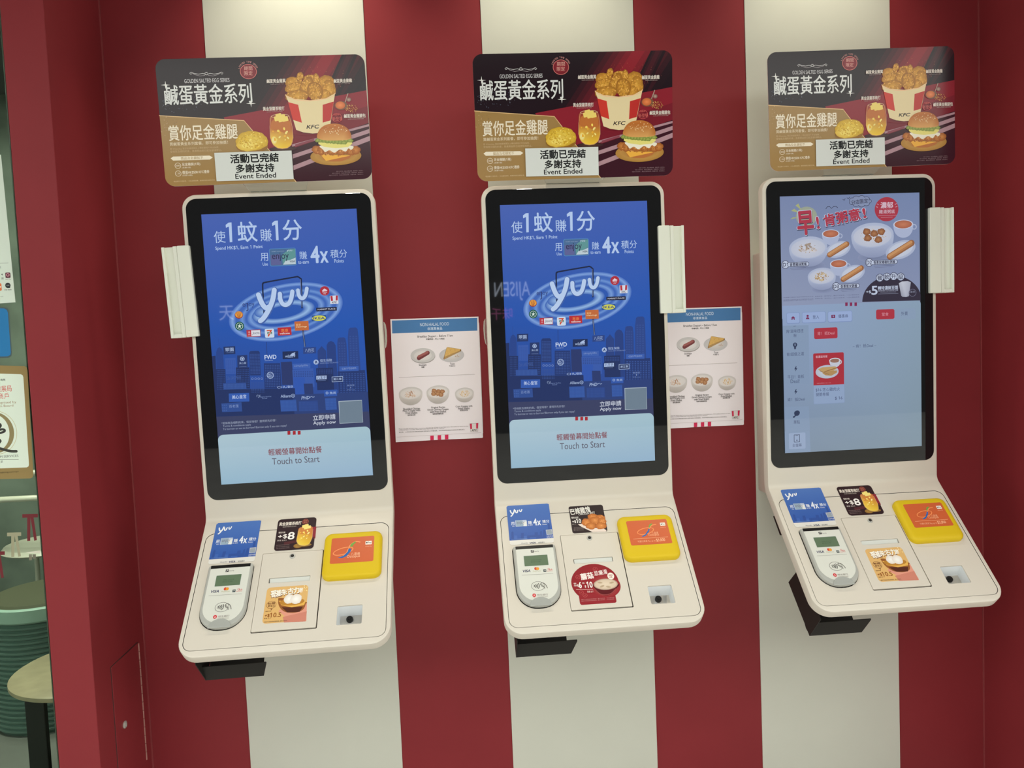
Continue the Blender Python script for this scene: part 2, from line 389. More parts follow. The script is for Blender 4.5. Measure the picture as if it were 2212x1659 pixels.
('p',[(130.2,86.6),(133.4,87.4),(138.7,87.5),(145.8,87.3),(154.2,87.2),(165.4,87),(179,86.8),(192.2,86.4),(202.4,85.8),(208.7,85),(212.6,84.1),(214.7,83),(215.8,81.6),(215.5,79.7),(213.7,77.4),(211.2,75.3),(209,74.2),(207.4,74.7),(205.8,76.2),(204.1,77.8),(202.4,78.2),(200.5,76.7),(198.7,74.1),(196.7,71.6),(194.2,70.3),(191.3,71.1),(188,73.3),(184.4,75.4),(180.9,76.3),(177.2,74.9),(173.4,72.3),(169.6,69.8),(166,68.5),(162.8,69.5),(159.8,71.8),(156.9,74.2),(154.1,75.5),(151.2,74.8),(148.3,73.1),(145.6,71.4),(143.3,70.7),(141.7,71.5),(140.5,73.2),(139.4,75.3),(138,77.5),(135.5,79.8),(132.3,82.4),(130,84.8)],(240,232,214)),
('p',[(128.3,100.5),(211.1,100.8),(212.7,89.3),(202.4,82),(170.2,79.6),(140.8,84.5),(127.6,91.7)],(232,220,128)),
('b',127.7,101.1,8,5.1,0,(172,178,92),(120,136,60),40,0.2),
('b',135.7,100.1,8,5.1,0,(172,178,92),(120,136,60),41,0.2),
('b',143.7,99.1,8,5.1,0,(172,178,92),(120,136,60),42,0.2),
('b',151.7,98.1,8,5.1,0,(172,178,92),(120,136,60),43,0.2),
('b',159.7,97.1,8,5.1,0,(172,178,92),(120,136,60),44,0.2),
('b',167.7,96.2,8,5.1,0,(172,178,92),(120,136,60),45,0.2),
('b',175.7,95.2,8,5.1,0,(172,178,92),(120,136,60),46,0.2),
('b',183.7,94.2,8,5.1,0,(172,178,92),(120,136,60),47,0.2),
('b',191.8,93.2,8,5.1,0,(172,178,92),(120,136,60),48,0.2),
('b',199.9,98.8,8,5.1,0,(172,178,92),(120,136,60),49,0.2),
('b',207.9,97.8,8,5.1,0,(172,178,92),(120,136,60),50,0.2),
('p',[(126.2,106.9),(125.1,109.4),(125.3,112.3),(126.3,115.3),(127.5,118.2),(128.8,121.1),(130.5,124),(132.5,126.8),(134.8,129.4),(137.4,131.8),(140.3,134.1),(143.5,136.1),(146.9,137.8),(150.6,139.1),(154.5,140.1),(158.6,140.8),(162.9,141.2),(167.5,141.4),(172.3,141.3),(177,141),(181.6,140.2),(185.9,139),(190,137.5),(194,135.6),(197.5,133.5),(200.7,131.1),(203.6,128.3),(206.1,125.4),(208.1,122.4),(209.7,119.2),(210.9,115.8),(211.7,112.5),(212,109.6),(212.1,107.3),(211.8,105.3),(211,103.5),(209.3,102.1),(206.6,101),(203.2,100.2),(199.1,99.7),(194.5,99.2),(189.2,98.9),(183.2,98.8),(176.8,98.7),(170.4,98.9),(163.7,99.1),(156.7,99.3),(149.8,99.8),(143.7,100.6),(138.3,101.7),(133.2,103.2),(129.1,104.9)],[(206,140,76),(202,133,69),(198,126,63),(194,119,56),(190,112,50),(188,110,49),(187,109,48),(185,107,47),(184,106,46),(185,107,47),(187,109,49),(188,110,50),(190,112,52),(191,114,53),(193,116,55),(194,118,56),(196,120,58),(195,119,57),(194,118,56),(193,117,55),(192,116,54),(190,113,52),(188,111,51),(186,108,49),(184,106,48),(182,104,46),(180,102,45),(178,100,43),(176,98,42),(177,99,43),(179,101,45),(180,102,46),(182,104,48),(188,114,57),(194,125,66),(200,135,75),(206,146,84),(209,150,87),(213,155,91),(216,159,94),(220,164,98),(220,165,99),(221,166,101),(221,167,102),(222,168,104),(221,166,101),(220,164,99),(219,162,96),(218,160,94),(215,155,89),(212,150,85),(209,145,80)]),
('n',170.7,124.6,32,12.1,44,2.14,[(240,220,180),(232,206,160)],12),
('t','鹹蛋黃金雞翼',34.3,251.6,47,10.3,(226,214,206),2,0,0),
('t','GOLDEN SALTED EGG WINGS',36.1,243.9,32.7,2,(200,180,176),0,0,0),
('t','鹹蛋黃金脆雞',200.6,247.5,46.3,10.4,(226,214,206),2,0,0),
('t','GOLDEN SALTED EGG FRIED CHICKEN',202.5,239.8,31.8,2,(200,180,176),0,0,0),
('t','黃金菠蘿茶梳打',22.9,183.4,53.8,10.4,(226,214,206),2,0,0),
('t','GOLDEN PINEAPPLE TEA SODA',24.6,175.7,39.4,2,(200,180,176),0,0,0),
('t','鹹蛋黃金雞腿包',224.3,159.2,54.8,10.5,(226,214,206),2,0,0),
('t','GOLDEN SALTED EGG CHICKEN BURGER',226.3,151.4,40.1,2,(200,180,176),0,0,0),
('o',179.1,155.8,12.8,11.5,11.7,10.5,0,(214,90,92),(214,90,92)),
('t','NEW',179.2,163.4,13.3,3.5,(222,110,104),1,0,0),
('t','新登場',180.1,153.3,24.5,10,(222,110,104),0,0,0),
('t','*圖片只供參考，產品以實物為準。數量有限，售完即止。',201.6,21,69.6,2.8,(150,120,128),0,0,0),
('t','*圖片只供參考，產品以實物為準。數量有限，售完即止。',196.1,16.5,80.4,2.8,(150,120,128),0,0,0),
('t','*圖片只供參考，產品以實物為準。數量有限，售完即止。',192,11.8,88.5,2.8,(150,120,128),0,0,0)
],
'notice': [
('p',[(-132.3,78.8),(59.4,77.7),(59.3,5.9),(-132.3,8.1)],(214,216,214)),
('t','活動已完結',-34.1,62.1,120.7,23.3,(22,22,24),3,0,0),
('t','多謝支持',-34.8,37.3,96.1,21.8,(22,22,24),3,0,0),
('t','Event Ended',-34.7,18,101.3,12.7,(22,22,24),2,0,0)
],
'screen_yuu': [
('p',[(-199.25,354.15),(199.25,354.15),(199.25,60),(-199.25,60)],[(74,100,178),(66,96,178),(38,88,178),(40,86,174)]),
('p',[(-199.25,60),(199.25,60),(199.25,-80),(-199.25,-80)],[(40,86,174),(38,88,178),(42,82,168),(44,78,156)]),
('p',[(-199.25,-80),(199.25,-80),(199.25,-354.15),(-199.25,-354.15)],[(44,78,156),(42,82,168),(62,66,92),(66,66,88)]),
('p',[(155.4,17.7),(158.8,39.2),(163.3,43.3),(178,43.3),(182.3,39.1),(183.6,16.5),(183.3,-163.7),(150.8,-162.1)],(46,72,140)),
('g',[(158.3,23.3),(181.7,22.4),(179,-64.4),(155.4,-63.4)],3,14,(54,82,150)),
('p',[(126.7,1.5),(128.9,15.9),(133.7,18.6),(144.9,18.7),(149.2,15.1),(150.8,0.5),(149.2,-121.3),(123.3,-120.1)],(46,70,136)),
('g',[(129.2,7.2),(148.9,6.4),(146.6,-63),(126.9,-62.1)],3,10,(54,80,146)),
('p',[(98.8,-0.2),(103.5,7.7),(110.9,10.9),(118.1,7.1),(122.2,-1.2),(121.2,-120),(95.7,-118.8)],(42,66,130)),
('p',[(74.1,-13.6),(85.6,-1.4),(96.3,-14.5),(94.1,-112.9),(70.6,-111.8)],(44,68,132)),
('l',[(-178.9,31.4),(-178.8,5.7)],0.86,(48,74,146),0),
('p',[(-187.5,-3.9),(-183.7,5.4),(-178.4,9.1),(-172.8,4.9),(-169.8,-4.7),(-172.4,-123.7),(-194.3,-122.7)],(42,70,140)),
('p',[(-199.2,-13.4),(-189.6,-12.7),(-191.1,-48.1),(-167.3,-49.2),(-170.8,-132.4),(-199.2,-131.1)],(36,52,100)),
('g',[(-190.1,-49.6),(-168.8,-50.6),(-172.1,-129.5),(-193.4,-128.5)],6,16,(50,74,134)),
('l',[(-56.2,20.7),(-57.4,-25.2)],1.44,(44,64,120),0),
('p',[(-102.8,-8.9),(-99.2,-5.1),(-78.9,-5.4),(-75.6,-9.5),(-77.1,-70.4),(-104.6,-69.2)],(38,58,114)),
('g',[(-101.5,-11.9),(-76.1,-12.9),(-78.2,-67.5),(-103.6,-66.4)],9,14,(62,92,164)),
('p',[(-166.1,-20.6),(-138.8,-20.6),(-139.4,-63.3),(-166.4,-62.1)],(58,92,172)),
('g',[(-164.3,-24.9),(-140.1,-26),(-141.6,-61.2),(-165.8,-60.2)],5,10,(52,84,160)),
('p',[(-139.8,-46.1),(-105.2,-47.6),(-107.4,-103.7),(-142.1,-102.1)],(36,52,100)),
('g',[(-138.5,-50.4),(-106.5,-51.9),(-108.5,-100.7),(-140.5,-99.3)],8,10,(50,78,146)),
('p',[(-67.2,-39.2),(-25.2,-41),(-25.7,-107.4),(-69.8,-105.4)],(38,58,114)),
('g',[(-65.6,-42.7),(-26.2,-44.4),(-28.5,-104.4),(-67.9,-102.6)],9,14,(60,88,156)),
('p',[(-23.1,-38.2),(5.5,-38.3),(7.6,-100.2),(-23.6,-98.8)],(44,58,108)),
('p',[(5.3,-59.7),(60.2,-59.2),(60.2,-108.4),(5.2,-108.8)],(58,92,172)),
('g',[(7.5,-63.2),(59.4,-65.5),(58.8,-82.3),(6.8,-80)],9,4,(46,72,140)),
('p',[(6.8,-80),(36,-81.3),(35.6,-133.4),(6.4,-132.1)],(50,88,176)),
('p',[(32.5,-98.5),(55.8,-99.5),(56.3,-128.6),(32.9,-127.5)],(44,60,112)),
('p',[(67.5,-59.5),(111.4,-60),(110.9,-119.5),(66.9,-117.5)],(36,52,100)),
('g',[(68.8,-62.5),(109.8,-64.3),(109.4,-75.9),(68.4,-74)],9,4,(56,82,150)),
('p',[(122.8,-70.7),(195,-70.9),(195.8,-140.9),(122.1,-137.5)],(38,58,114)),
('g',[(127.1,-75.2),(194.8,-78.2),(192.9,-137.9),(125.1,-134.7)],9,12,(56,84,152)),
('p',[(-175.5,-86.2),(-116.9,-87.4),(-116.2,-104.7),(-175.3,-103.4)],(50,80,150)),
('g',[(-174.7,-87.9),(-116.8,-90.5),(-117.3,-103.2),(-175.2,-100.5)],16,5,(66,100,172)),
('p',[(-199.2,-102.2),(8.7,-109),(9.1,-179.2),(-199.2,-173.6)],(36,52,100)),
('g',[(-103.9,-86.5),(-69.1,-88.1),(-70.2,-116.9),(-105,-115.3)],8,8,(56,84,150)),
('p',[(2.2,-126.1),(199.2,-129.3),(199.2,-182.9),(3.3,-177.8)],(46,66,122)),
('p',[(-184.1,-139),(-132,-138.6),(-131.6,-163.2),(-183.6,-162.1)],(50,80,148)),
('g',[(-182.7,-140.5),(-169.1,-141.2),(-170,-161.3),(-183.5,-160.7)],3,3,(66,98,168)),
('p',[(-31.8,-139),(9.9,-139.5),(10.9,-170),(-31.5,-169.4)],(52,86,160)),
('g',[(-30.4,-140.8),(9.2,-142.6),(8.2,-169.9),(-31.4,-168)],12,8,(62,98,174)),
('p',[(15.6,-144.1),(66,-145),(66.5,-172.7),(15.8,-171.7)],(46,72,138)),
('g',[(16.7,-145.9),(65.3,-148.2),(64.4,-172.6),(15.8,-170.3)],14,8,(56,86,156)),
('p',[(85.2,-140.1),(114.6,-140),(115,-172.1),(85.6,-172.2)],(52,86,160)),
('g',[(86.1,-141.6),(114.3,-142.9),(113.3,-172),(85.1,-170.7)],8,7,(62,98,174)),
('p',[(-199.2,-173),(199.2,-182.3),(199.2,-264.2),(-199.2,-243.8)],(60,66,100)),
('p',[(-167.7,9.8),(-137.5,9.7),(-138.4,-10.9),(-168.6,-10.7)],(38,56,104)),
('t','翠園',-153,1.2,21.6,9.7,(170,190,226),1,0,0),
('l',[(-161.2,-6.5),(-142.5,-6.4)],0.57,(128,150,200),0),
('p',[(-134.2,-15.1),(-108.2,-15),(-109.5,-46.8),(-135.5,-46.8)],(40,58,108)),
('o',-121.6,-24.5,5.8,5.7,4,4,0,(170,190,226),(170,190,226)),
('e',-121.6,-24.5,2.6,2.6,0,(170,190,226),(170,190,226)),
('t','美心閣',-121.5,-35.7,17.3,5.7,(170,190,226),0,0,0),
('l',[(-131.1,-45.6),(-112.3,-45.6)],0.58,(128,150,200),0),
('t','FWD',-48.8,-23.6,31,11.5,(200,214,240),3,0,0),
('t','Insurance',-53.3,-32.3,20.3,2.9,(170,190,226),0,0,0),
('p',[(-16.8,-10.9),(23.9,-11.4),(23.2,-31.6),(-17.6,-31)],(34,48,88)),
('t','wildfire',2.4,-23.2,25.9,7.5,(170,190,226),1,0,1),
('p',[(1.7,-22),(7.7,-16.5),(16.5,-14),(14.3,-19.1),(16.3,-21.5),(8.9,-24.1)],(170,190,226)),
('l',[(-4.3,-27.5),(10.2,-27.3)],0.58,(128,150,200),0),
('p',[(37.3,-2.8),(70.9,-3),(70.3,-20),(36.7,-19.8)],(46,70,134)),
('t','八月花',53.4,-10.7,23.9,9.2,(170,190,226),0,0,0),
('l',[(45.6,-17.5),(61.6,-17.4)],0.58,(128,150,200),0),
('e',68.6,-43.1,6.7,6.6,0,(170,190,226),(170,190,226)),
('p',[(65,-46.7),(67.9,-39.3),(69.6,-39.4),(72,-47),(70,-46.9),(68.6,-43.1),(67,-46.8)],(36,52,100)),
('t','恒生保險',94.8,-39.9,31.6,7.5,(170,190,226),0,0,0),
('t','HANG SENG INSURANCE',102.6,-46.9,47.8,3.2,(128,150,200),0,0,0),
('p',[(6.7,-44.4),(53.4,-45.3),(52.9,-58.9),(6.2,-58)],(62,98,178)),
('t','simplylife',29.3,-50.9,35.9,6.9,(128,150,200),0,0,0),
('p',[(128.3,-57.6),(178.9,-58.6),(178.5,-72),(127.8,-70.9)],(58,94,174)),
('t','can•teen',153.5,-63.9,37.4,5.8,(128,150,200),1,0,0),
('o',-52.5,-71.5,9,8.9,7.5,7.5,0,(170,190,226),(170,190,226)),
('t','BO',-52.1,-69.2,10.4,5.2,(170,190,226),1,0,0),
('t','MEX',-52.4,-75,12.8,4.6,(170,190,226),1,0,0),
('o',-99.2,-78.4,2.9,2.9,2,2,0,(128,150,200),(128,150,200)),
('o',-91.1,-78.7,2.9,2.9,2,2,0,(128,150,200),(128,150,200)),
('o',-83,-79.1,2.9,2.9,2,2,0,(128,150,200),(128,150,200)),
('o',-74.9,-79.5,2.9,2.9,2,2,0,(128,150,200),(128,150,200)),
('t','Cafe LANDMARK',-147.1,-73.1,38.4,9.8,(70,96,160),0,0,0),
('p',[(65.4,-78),(98.2,-78.3),(97.6,-97.4),(64.7,-97)],(36,50,92)),
('p',[(66.8,-79.8),(93.7,-79.8),(93.4,-89.6),(66.4,-89.6)],(170,190,226)),
('t','八王子',80.1,-84.7,22.9,7.5,(36,50,92),1,0,0),
('l',[(69.3,-92.3),(90.7,-92.4)],0.58,(128,150,200),0),
('p',[(107.1,-83.9),(136.2,-84),(135.7,-98.5),(106.6,-98.4)],(170,190,226)),
('p',[(108.3,-85.1),(135,-85.1),(134.6,-97.3),(107.8,-97.3)],(38,52,96)),
('t','潮江春',121.6,-90.9,21.8,6.4,(170,190,226),1,0,0),
('t','CHUBB',-16.2,-104.4,41.4,5.8,(170,190,226),0,0,0),
('t','東海堂',155,-109.3,19.8,4.7,(128,150,200),0,0,0),
('t','アローム',155,-121.5,20.6,3.5,(128,150,200),0,0,0),
('l',[(155,-113.4),(154.9,-117.4)],1.17,(170,190,226),0),
('p',[(-162.8,-113.8),(-110.2,-115.1),(-111.1,-137.6),(-163.7,-136.2)],(52,92,176)),
('t','美心皇宮',-136.6,-123.9,37,10.4,(190,206,238),1,0,0),
('l',[(-90.4,-127.5),(-91.4,-123.2),(-87.8,-121.3),(-86.3,-125.4),(-82,-121.6),(-82.8,-125.6),(-87.6,-129.1)],0.87,(170,190,226),0),
('t','Hearts On Fire',-68.3,-127.4,29,3.5,(128,150,200),0,0,0),
('t','周生生珠寶',-71.3,-131.9,13.7,2.9,(128,150,200),0,0,0),
('t','Allianz',-16.3,-128.7,26.2,7.5,(170,190,226),1,0,0),
('o',2.7,-128.7,5,4.9,3.8,3.8,0,(170,190,226),(170,190,226)),
('l',[(1.5,-130.7),(1.6,-126.6)],0.87,(170,190,226),0),
('l',[(3.8,-130.8),(4,-126.7)],0.87,(170,190,226),0),
('t','PHD',34.8,-136,21.9,8.7,(170,190,226),2,0,1),
('l',[(46.4,-135.7),(51.7,-133),(54,-136),(58.7,-134.5)],1.17,(170,190,226),0),
('p',[(84.5,-118.3),(118.6,-118.7),(118,-136.1),(83.9,-135.7)],(50,88,170)),
('o',91.9,-126.5,3.5,3.5,2.1,2,0,(170,190,226),(170,190,226)),
('t','魚尚',107,-126.9,16.2,7,(170,190,226),1,0,0),
('t','百老匯',-151.9,-147.8,24.6,8.1,(128,150,200),0,0,0),
('t','*受條款及細則約束。借定唔借？還得到先好借！',-116.5,-191.4,141.6,6.4,(160,170,192),0,0,0),
('t','Terms & conditions apply',-147.5,-199.8,72.4,6.4,(160,170,192),0,0,0),
('t','To borrow or not to borrow? Borrow only if you can repay!',-101.7,-207.8,165,7,(160,170,192),0,0,0),
('t','立即申請',80.3,-190.6,59.4,14.6,(205,212,226),1,0,0),
('t','Apply now',80.3,-205.8,59.4,11.7,(205,212,226),1,0,0),
('p',[(120.5,-149.6),(182.2,-150.2),(181.5,-210.4),(119.7,-210.3)],(170,184,196)),
('p',[(122.2,-151.5),(181.6,-151.9),(180.6,-209.8),(120.9,-208.9)],(112,130,146)),
('p',[(-199.1,-354.2),(199.2,-354.2),(199.2,-236),(198.9,-232.8),(197.9,-229.9),(196.2,-227.2),(194,-225),(191.3,-223.3),(188.4,-222.3),(185.2,-222),(-185.1,-222),(-188.2,-222.3),(-191.2,-223.3),(-193.8,-225),(-196,-227.2),(-197.7,-229.9),(-198.7,-232.8),(-199.1,-236)],[(146,182,204),(146,178,204),(166,196,208),(166,196,208),(166,196,208),(166,196,208),(166,196,208),(166,196,208),(166,196,208),(166,196,208),(174,200,212),(174,200,212),(174,200,212),(174,200,212),(174,200,212),(174,200,212),(174,200,212),(174,200,212)]),
('p',[(-18,-221.9),(-10.4,-222),(-10.7,-231.9),(-18.4,-232.1)],(170,44,52)),
('p',[(-4.2,-222.6),(3.4,-222.7),(3,-232.6),(-4.6,-232.8)],(170,44,52)),
('p',[(8.6,-223.2),(16.2,-223.3),(15.9,-233.2),(8.3,-233.4)],(170,44,52)),
('t','輕觸螢幕開始點餐',-1.4,-275.9,139.9,18.1,(132,66,78),1,0,0),
('t','Touch to Start',-1.3,-300.8,124.4,17.6,(84,78,94),0,0,0),
('t','使',-156.3,294.5,29.7,30.6,(182,204,238),0,0,0),
('t','蚊',-85.1,305,50.7,52.8,(182,204,238),1,0,0),
('t','賺',-37.8,294.5,29.4,32,(182,204,238),0,0,0),
('t','分',30.1,305.2,50,53.5,(182,204,238),1,0,0),
('t','用',-46.5,238.3,19.1,20.9,(182,204,238),0,0,0),
('t','Use',-45.1,219.7,13.6,8,(182,204,238),1,0,0),
('t','賺',54,238.1,19.5,21,(182,204,238),0,0,0),
('t','to earn',53.5,220.1,27.4,7.5,(182,204,238),1,0,0),
('t','4',84.2,239,23.4,45.2,(182,204,238),3,0,0),
('t','x',107.8,231.5,21.5,30.2,(182,204,238),3,0,0),
('t','積分',145.9,238.6,43.3,21.6,(182,204,238),0,0,0),
('t','Points',145.6,219.9,24.6,9.2,(182,204,238),1,0,0),
('p',[(-131,330.4),(-123.4,330.7),(-125,280.2),(-131.5,279.8),(-130.9,320.3),(-138.6,317.3),(-138.8,324.8)],(182,204,238)),
('p',[(-12.8,330.5),(-5.1,330.8),(-6.5,280.1),(-13,279.8),(-12.6,320.4),(-20.3,317.4),(-20.6,324.9)],(182,204,238)),
('t','Spend HK$1, Earn 1 Point',-108.9,264.4,121.1,11.7,(182,204,238),1,0,0),
('r',1.4,235.9,69.4,46.2,4.9,0,(80,130,190)),
('r',1.6,235.9,65.8,42.9,3.8,0,(76,110,150)),
('p',[(18.3,255.4),(34.7,255.4),(34,234.8),(0.5,217.1),(-1.4,241.3)],(96,150,150)),
('p',[(-29.7,242.3),(-5.4,244.1),(-3.7,216.2),(-30.2,216)],(96,100,150)),
('p',[(0.4,216),(7.6,226.2),(20,227.7),(33.9,233.4),(33.3,216.5)],(190,206,214)),
('t','enjoy',-4.8,236.6,42.6,22.5,(44,48,76),0,0,0),
('t','VISA',24.9,223.8,12.9,4.8,(40,46,70),2,0,1),
('t','yuu',19.5,251.4,13.7,5.4,(190,206,226),1,0,0),
('t','恒生銀行 HANG SENG',-10.6,251.3,32.7,2.4,(160,180,210),0,0,0),
('o',0,93,151.5,73.6,82.3,29.8,10,(46,88,176),(72,112,190)),
('o',0,93,150.4,72.5,132.3,61.7,10,(66,106,188),(128,164,222)),
('o',0,93,124.1,55.8,106.7,46.3,10,(66,106,188),(110,150,214)),
('o',0,93,103.2,43.3,84.6,34.2,10,(66,106,188),(120,158,218)),
('o',-6.9,93.2,82.3,29.2,52.1,15.2,8,(58,100,182),(150,186,230)),
('e',-60.2,95.3,21.9,14,8,(150,186,230),(60,102,184)),
('l',[(40.2,42.5),(42.5,-1.2)],4.38,(40,52,86),0),
('l',[(40.1,39.8),(42.5,-1.2)],1.64,(120,136,176),0),
('l',[(-56.8,92.5),(-55.7,162.6),(-52.7,170),(-46.3,172.5),(26.6,182.3),(36.2,183),(42.9,177.9),(44.5,169.7),(41.8,101.7)],3.8,(30,40,70),1),
('l',[(42.8,176.5),(41.8,102.7)],1.36,(110,124,160),0),
('l',[(-67,139.8),(-62.1,124),(-55.8,110.3),(-48.7,104),(-42.3,107)],16.8,(70,100,168),1),
('l',[(-25.6,150.2),(-30.2,128.2),(-39.3,106.9),(-50.4,88.4),(-59.9,76.6),(-66.9,71.8)],16.83,(70,100,168),1),
('l',[(-11.7,139.7),(-11.5,124.8),(-6.4,113.2),(2.5,110.2),(11.5,115.8),(17.5,129.1),(20.8,143.9)],14.83,(70,100,168),1),
('l',[(35.5,146.8),(36.4,135.2),(40.8,126.9),(47.1,125.3),(53.3,131.8),(57,142.5),(58.7,150.6)],12.83,(70,100,168),1),
('l',[(-68,140.9),(-63.2,125.1),(-56.9,111.4),(-49.7,105.2),(-43.3,108.2)],12.47,(186,208,240),1),
('l',[(-26.6,151.3),(-31.3,129.3),(-40.3,108.1),(-51.4,89.6),(-60.9,77.8),(-67.9,72.9)],12.49,(186,208,240),1),
('l',[(-12.8,140.8),(-12.5,125.9),(-7.5,114.4),(1.5,111.3),(10.5,116.9),(16.4,130.2),(19.7,145)],11,(186,208,240),1),
('l',[(34.4,148),(35.3,136.3),(39.7,128),(46,126.4),(52.3,133),(56,143.6),(57.6,151.7)],9.52,(186,208,240),1),
('t','en',-103.9,115.9,13.1,9.2,(50,64,120),0,0,0),
('t','J',-99,110.3,6,21,(50,64,120),0,0,0),
('t','oy',-87.4,114.2,14.7,11.9,(50,64,120),0,0,0),
('e',-121.6,90.7,10.6,9.7,0,(150,50,40),(150,50,40)),
('e',-121.5,91.7,9.5,8.4,0,(232,160,70),(232,160,70)),
('l',[(-124.1,84.3),(-127.8,99)],0.81,(150,60,40),0),
('l',[(-123,84.2),(-124.5,98.9)],0.81,(150,60,40),0),
('l',[(-121.8,84.2),(-121.2,98.7)],0.81,(150,60,40),0),
('l',[(-120.7,84.2),(-118,98.6)],0.81,(150,60,40),0),
('l',[(-119.5,84.1),(-114.7,98.5)],0.81,(150,60,40),0),
('e',-121.9,61.5,11.7,11.6,0,(34,92,76),(34,92,76)),
('o',-121.9,61.5,8.7,8.6,7.6,7.6,0,(220,232,228),(220,232,228)),
('p',[(-121.7,67.4),(-120.5,63.1),(-116.4,62.9),(-119.8,60.3),(-118.6,56),(-122,58.8),(-125.7,56.3),(-124.1,60.5),(-127.3,63.3),(-123.2,63.2)],(220,232,228)),
('r',-87.3,40.9,36.6,19,1.1,0,(150,60,80)),
('r',-87.3,40.9,33.9,15.7,0.8,0,(222,224,232)),
('r',-98.7,41.4,10.9,15.7,0.5,0,(190,48,62)),
('t','優',-98.6,44.3,5.5,4.9,(230,190,190),0,0,0),
('t','品',-98.8,38.4,5.5,3.8,(230,190,190),0,0,0),
('t','Jasons',-81.5,40.7,19.1,9.2,(40,40,60),0,0,1),
('r',-46.4,39,23.8,23.3,3.3,0,(206,220,236)),
('t','7',-46.3,39,14.2,17.4,(206,80,50),3,0,0),
('r',-46,39.4,12.6,5.2,0.5,0,(40,110,84)),
('t','ELEVEn',-46,39.2,10.4,2.7,(224,232,228),1,0,0),
('r',-7.3,42.1,35.4,20.9,1.4,0,(186,48,56)),
('t','惠康',-6.9,44.4,18.4,8.7,(232,130,70),1,0,0),
('t','wellcome',-7.1,36.8,25.8,4.9,(236,226,226),2,0,0),
('r',37.9,54.2,36.4,24.2,1.4,0,(196,108,60)),
('t','萬寧',29.5,57.4,12.7,6,(236,180,120),1,0,0),
('t','mannings',37,51.6,28.1,5.4,(240,214,170),1,0,0),
('r',84.1,72.3,37,15.2,0.8,0,(40,84,150)),
('e',84.1,72.3,17.7,7.1,0,(216,216,84),(216,216,84)),
('t','IKEA',84.1,72.3,30.4,7.1,(34,60,130),3,0,0),
('r',105.2,94.9,53.4,9.8,0.6,0,(34,38,62)),
('t','MARKET PLACE',105.3,94.9,45.9,3.8,(214,216,228),1,0,0),
('r',126.6,118.8,21.6,21.7,1.1,0,(216,220,232)),
('p',[(117.3,129.2),(122.8,129.3),(123.5,115.9),(118.2,115.6)],(182,48,62)),
('p',[(131.7,129.5),(136.9,129.5),(135.7,116.6),(130.4,116.2)],(182,48,62)),
('t','KFC',126.9,112,12.7,4.9,(40,32,44),3,0,1),
('e',103.4,143,12.4,12.2,0,(176,48,62),(176,48,62)),
('p',[(96.8,144),(103,149.2),(110.6,144.3),(109.1,142.5),(97.8,141.8)],(230,210,220)),
('t','Pizza',103.5,140,11.6,3.8,(230,210,220),1,0,0),
('t','Hut',103.1,135.7,6.6,3.3,(230,210,220),1,0,0)
],
'screen_menu': [
('p',[(-199.25,354.15),(199.25,354.15),(199.25,20),(-199.25,20)],[(122,136,172),(118,134,172),(138,148,178),(146,156,184)]),
('e',-124.8,298.2,30.1,26.5,0,(178,176,120),(150,160,150)),
('p',[(-143.3,307.4),(-167.8,314.4),(-159.3,320)],(168,174,124)),
('p',[(-145.9,295.9),(-171.2,291.5),(-162.7,297)],(168,174,124)),
('p',[(-139.5,315.9),(-155.5,328.5),(-147,334)],(168,174,124)),
('l',[(-69.6,316.8),(-65.6,322.4),(-58.6,322.8),(-53.6,317.5),(-47.5,322.5),(-40.5,322.9),(-35.1,318.7)],1.48,(52,52,74),0),
('l',[(-21.1,341.9),(-17,338.4),(-13.9,343.5)],1.48,(52,52,74),0),
('l',[(-9,345.6),(-4.8,342.1),(-1.7,347.2)],1.48,(52,52,74),0),
('t','早',-127.2,278.1,52.4,69.3,(52,52,74),3,3,0),
('t','早',-128.1,280.4,51.8,69.9,(190,200,222),3,3,0),
('t','早',-128.1,280.4,48.2,67,(172,58,76),3,3,0),
('t','!',-92.3,277.6,12.7,36.4,(52,52,74),3,8,0),
('t','!',-93.1,279.9,12.1,37,(190,200,222),3,8,0),
('t','!',-93.1,279.9,8.5,34.1,(172,58,76),3,8,0),
('t','肯粥意',-23.1,290.5,109.8,36.5,(52,52,74),3,9,0),
('t','肯粥意',-24,292.9,109.1,37.1,(190,200,222),3,9,0),
('t','肯粥意',-24,292.9,105.5,34.2,(172,58,76),3,9,0),
('t','!',40.8,299.6,14,30.2,(52,52,74),3,10,0),
('t','!',39.9,302,13.4,30.7,(190,200,222),3,10,0),
('t','!',39.9,302,9.7,27.8,(172,58,76),3,10,0),
('t','Congee of your own will',-45.2,268.9,57.6,4.6,(110,90,120),0,4,0),
('e',52.2,334.1,9.1,6.4,0,(52,52,74),(52,52,74)),
('e',46.6,327.9,9.1,6.4,0,(52,52,74),(52,52,74)),
('e',32.5,324.9,9.1,6.4,0,(52,52,74),(52,52,74)),
('e',16.5,326.6,9.1,6.4,0,(52,52,74),(52,52,74)),
('e',6.2,332,9.1,6.4,0,(52,52,74),(52,52,74)),
('e',6.3,338.7,9.1,6.4,0,(52,52,74),(52,52,74)),
('e',16.8,343.6,9.1,6.4,0,(52,52,74),(52,52,74)),
('e',32.7,344.3,9.1,6.4,0,(52,52,74),(52,52,74)),
('e',46.7,340.6,9.1,6.4,0,(52,52,74),(52,52,74)),
('e',52.2,334.1,7.9,5.2,0,(132,144,176),(132,144,176)),
('e',46.6,327.9,7.9,5.2,0,(132,144,176),(132,144,176)),
('e',32.5,324.9,7.9,5.2,0,(132,144,176),(132,144,176)),
('e',16.5,326.6,7.9,5.2,0,(132,144,176),(132,144,176)),
('e',6.2,332,7.9,5.2,0,(132,144,176),(132,144,176)),
('e',6.3,338.7,7.9,5.2,0,(132,144,176),(132,144,176)),
('e',16.8,343.6,7.9,5.2,0,(132,144,176),(132,144,176)),
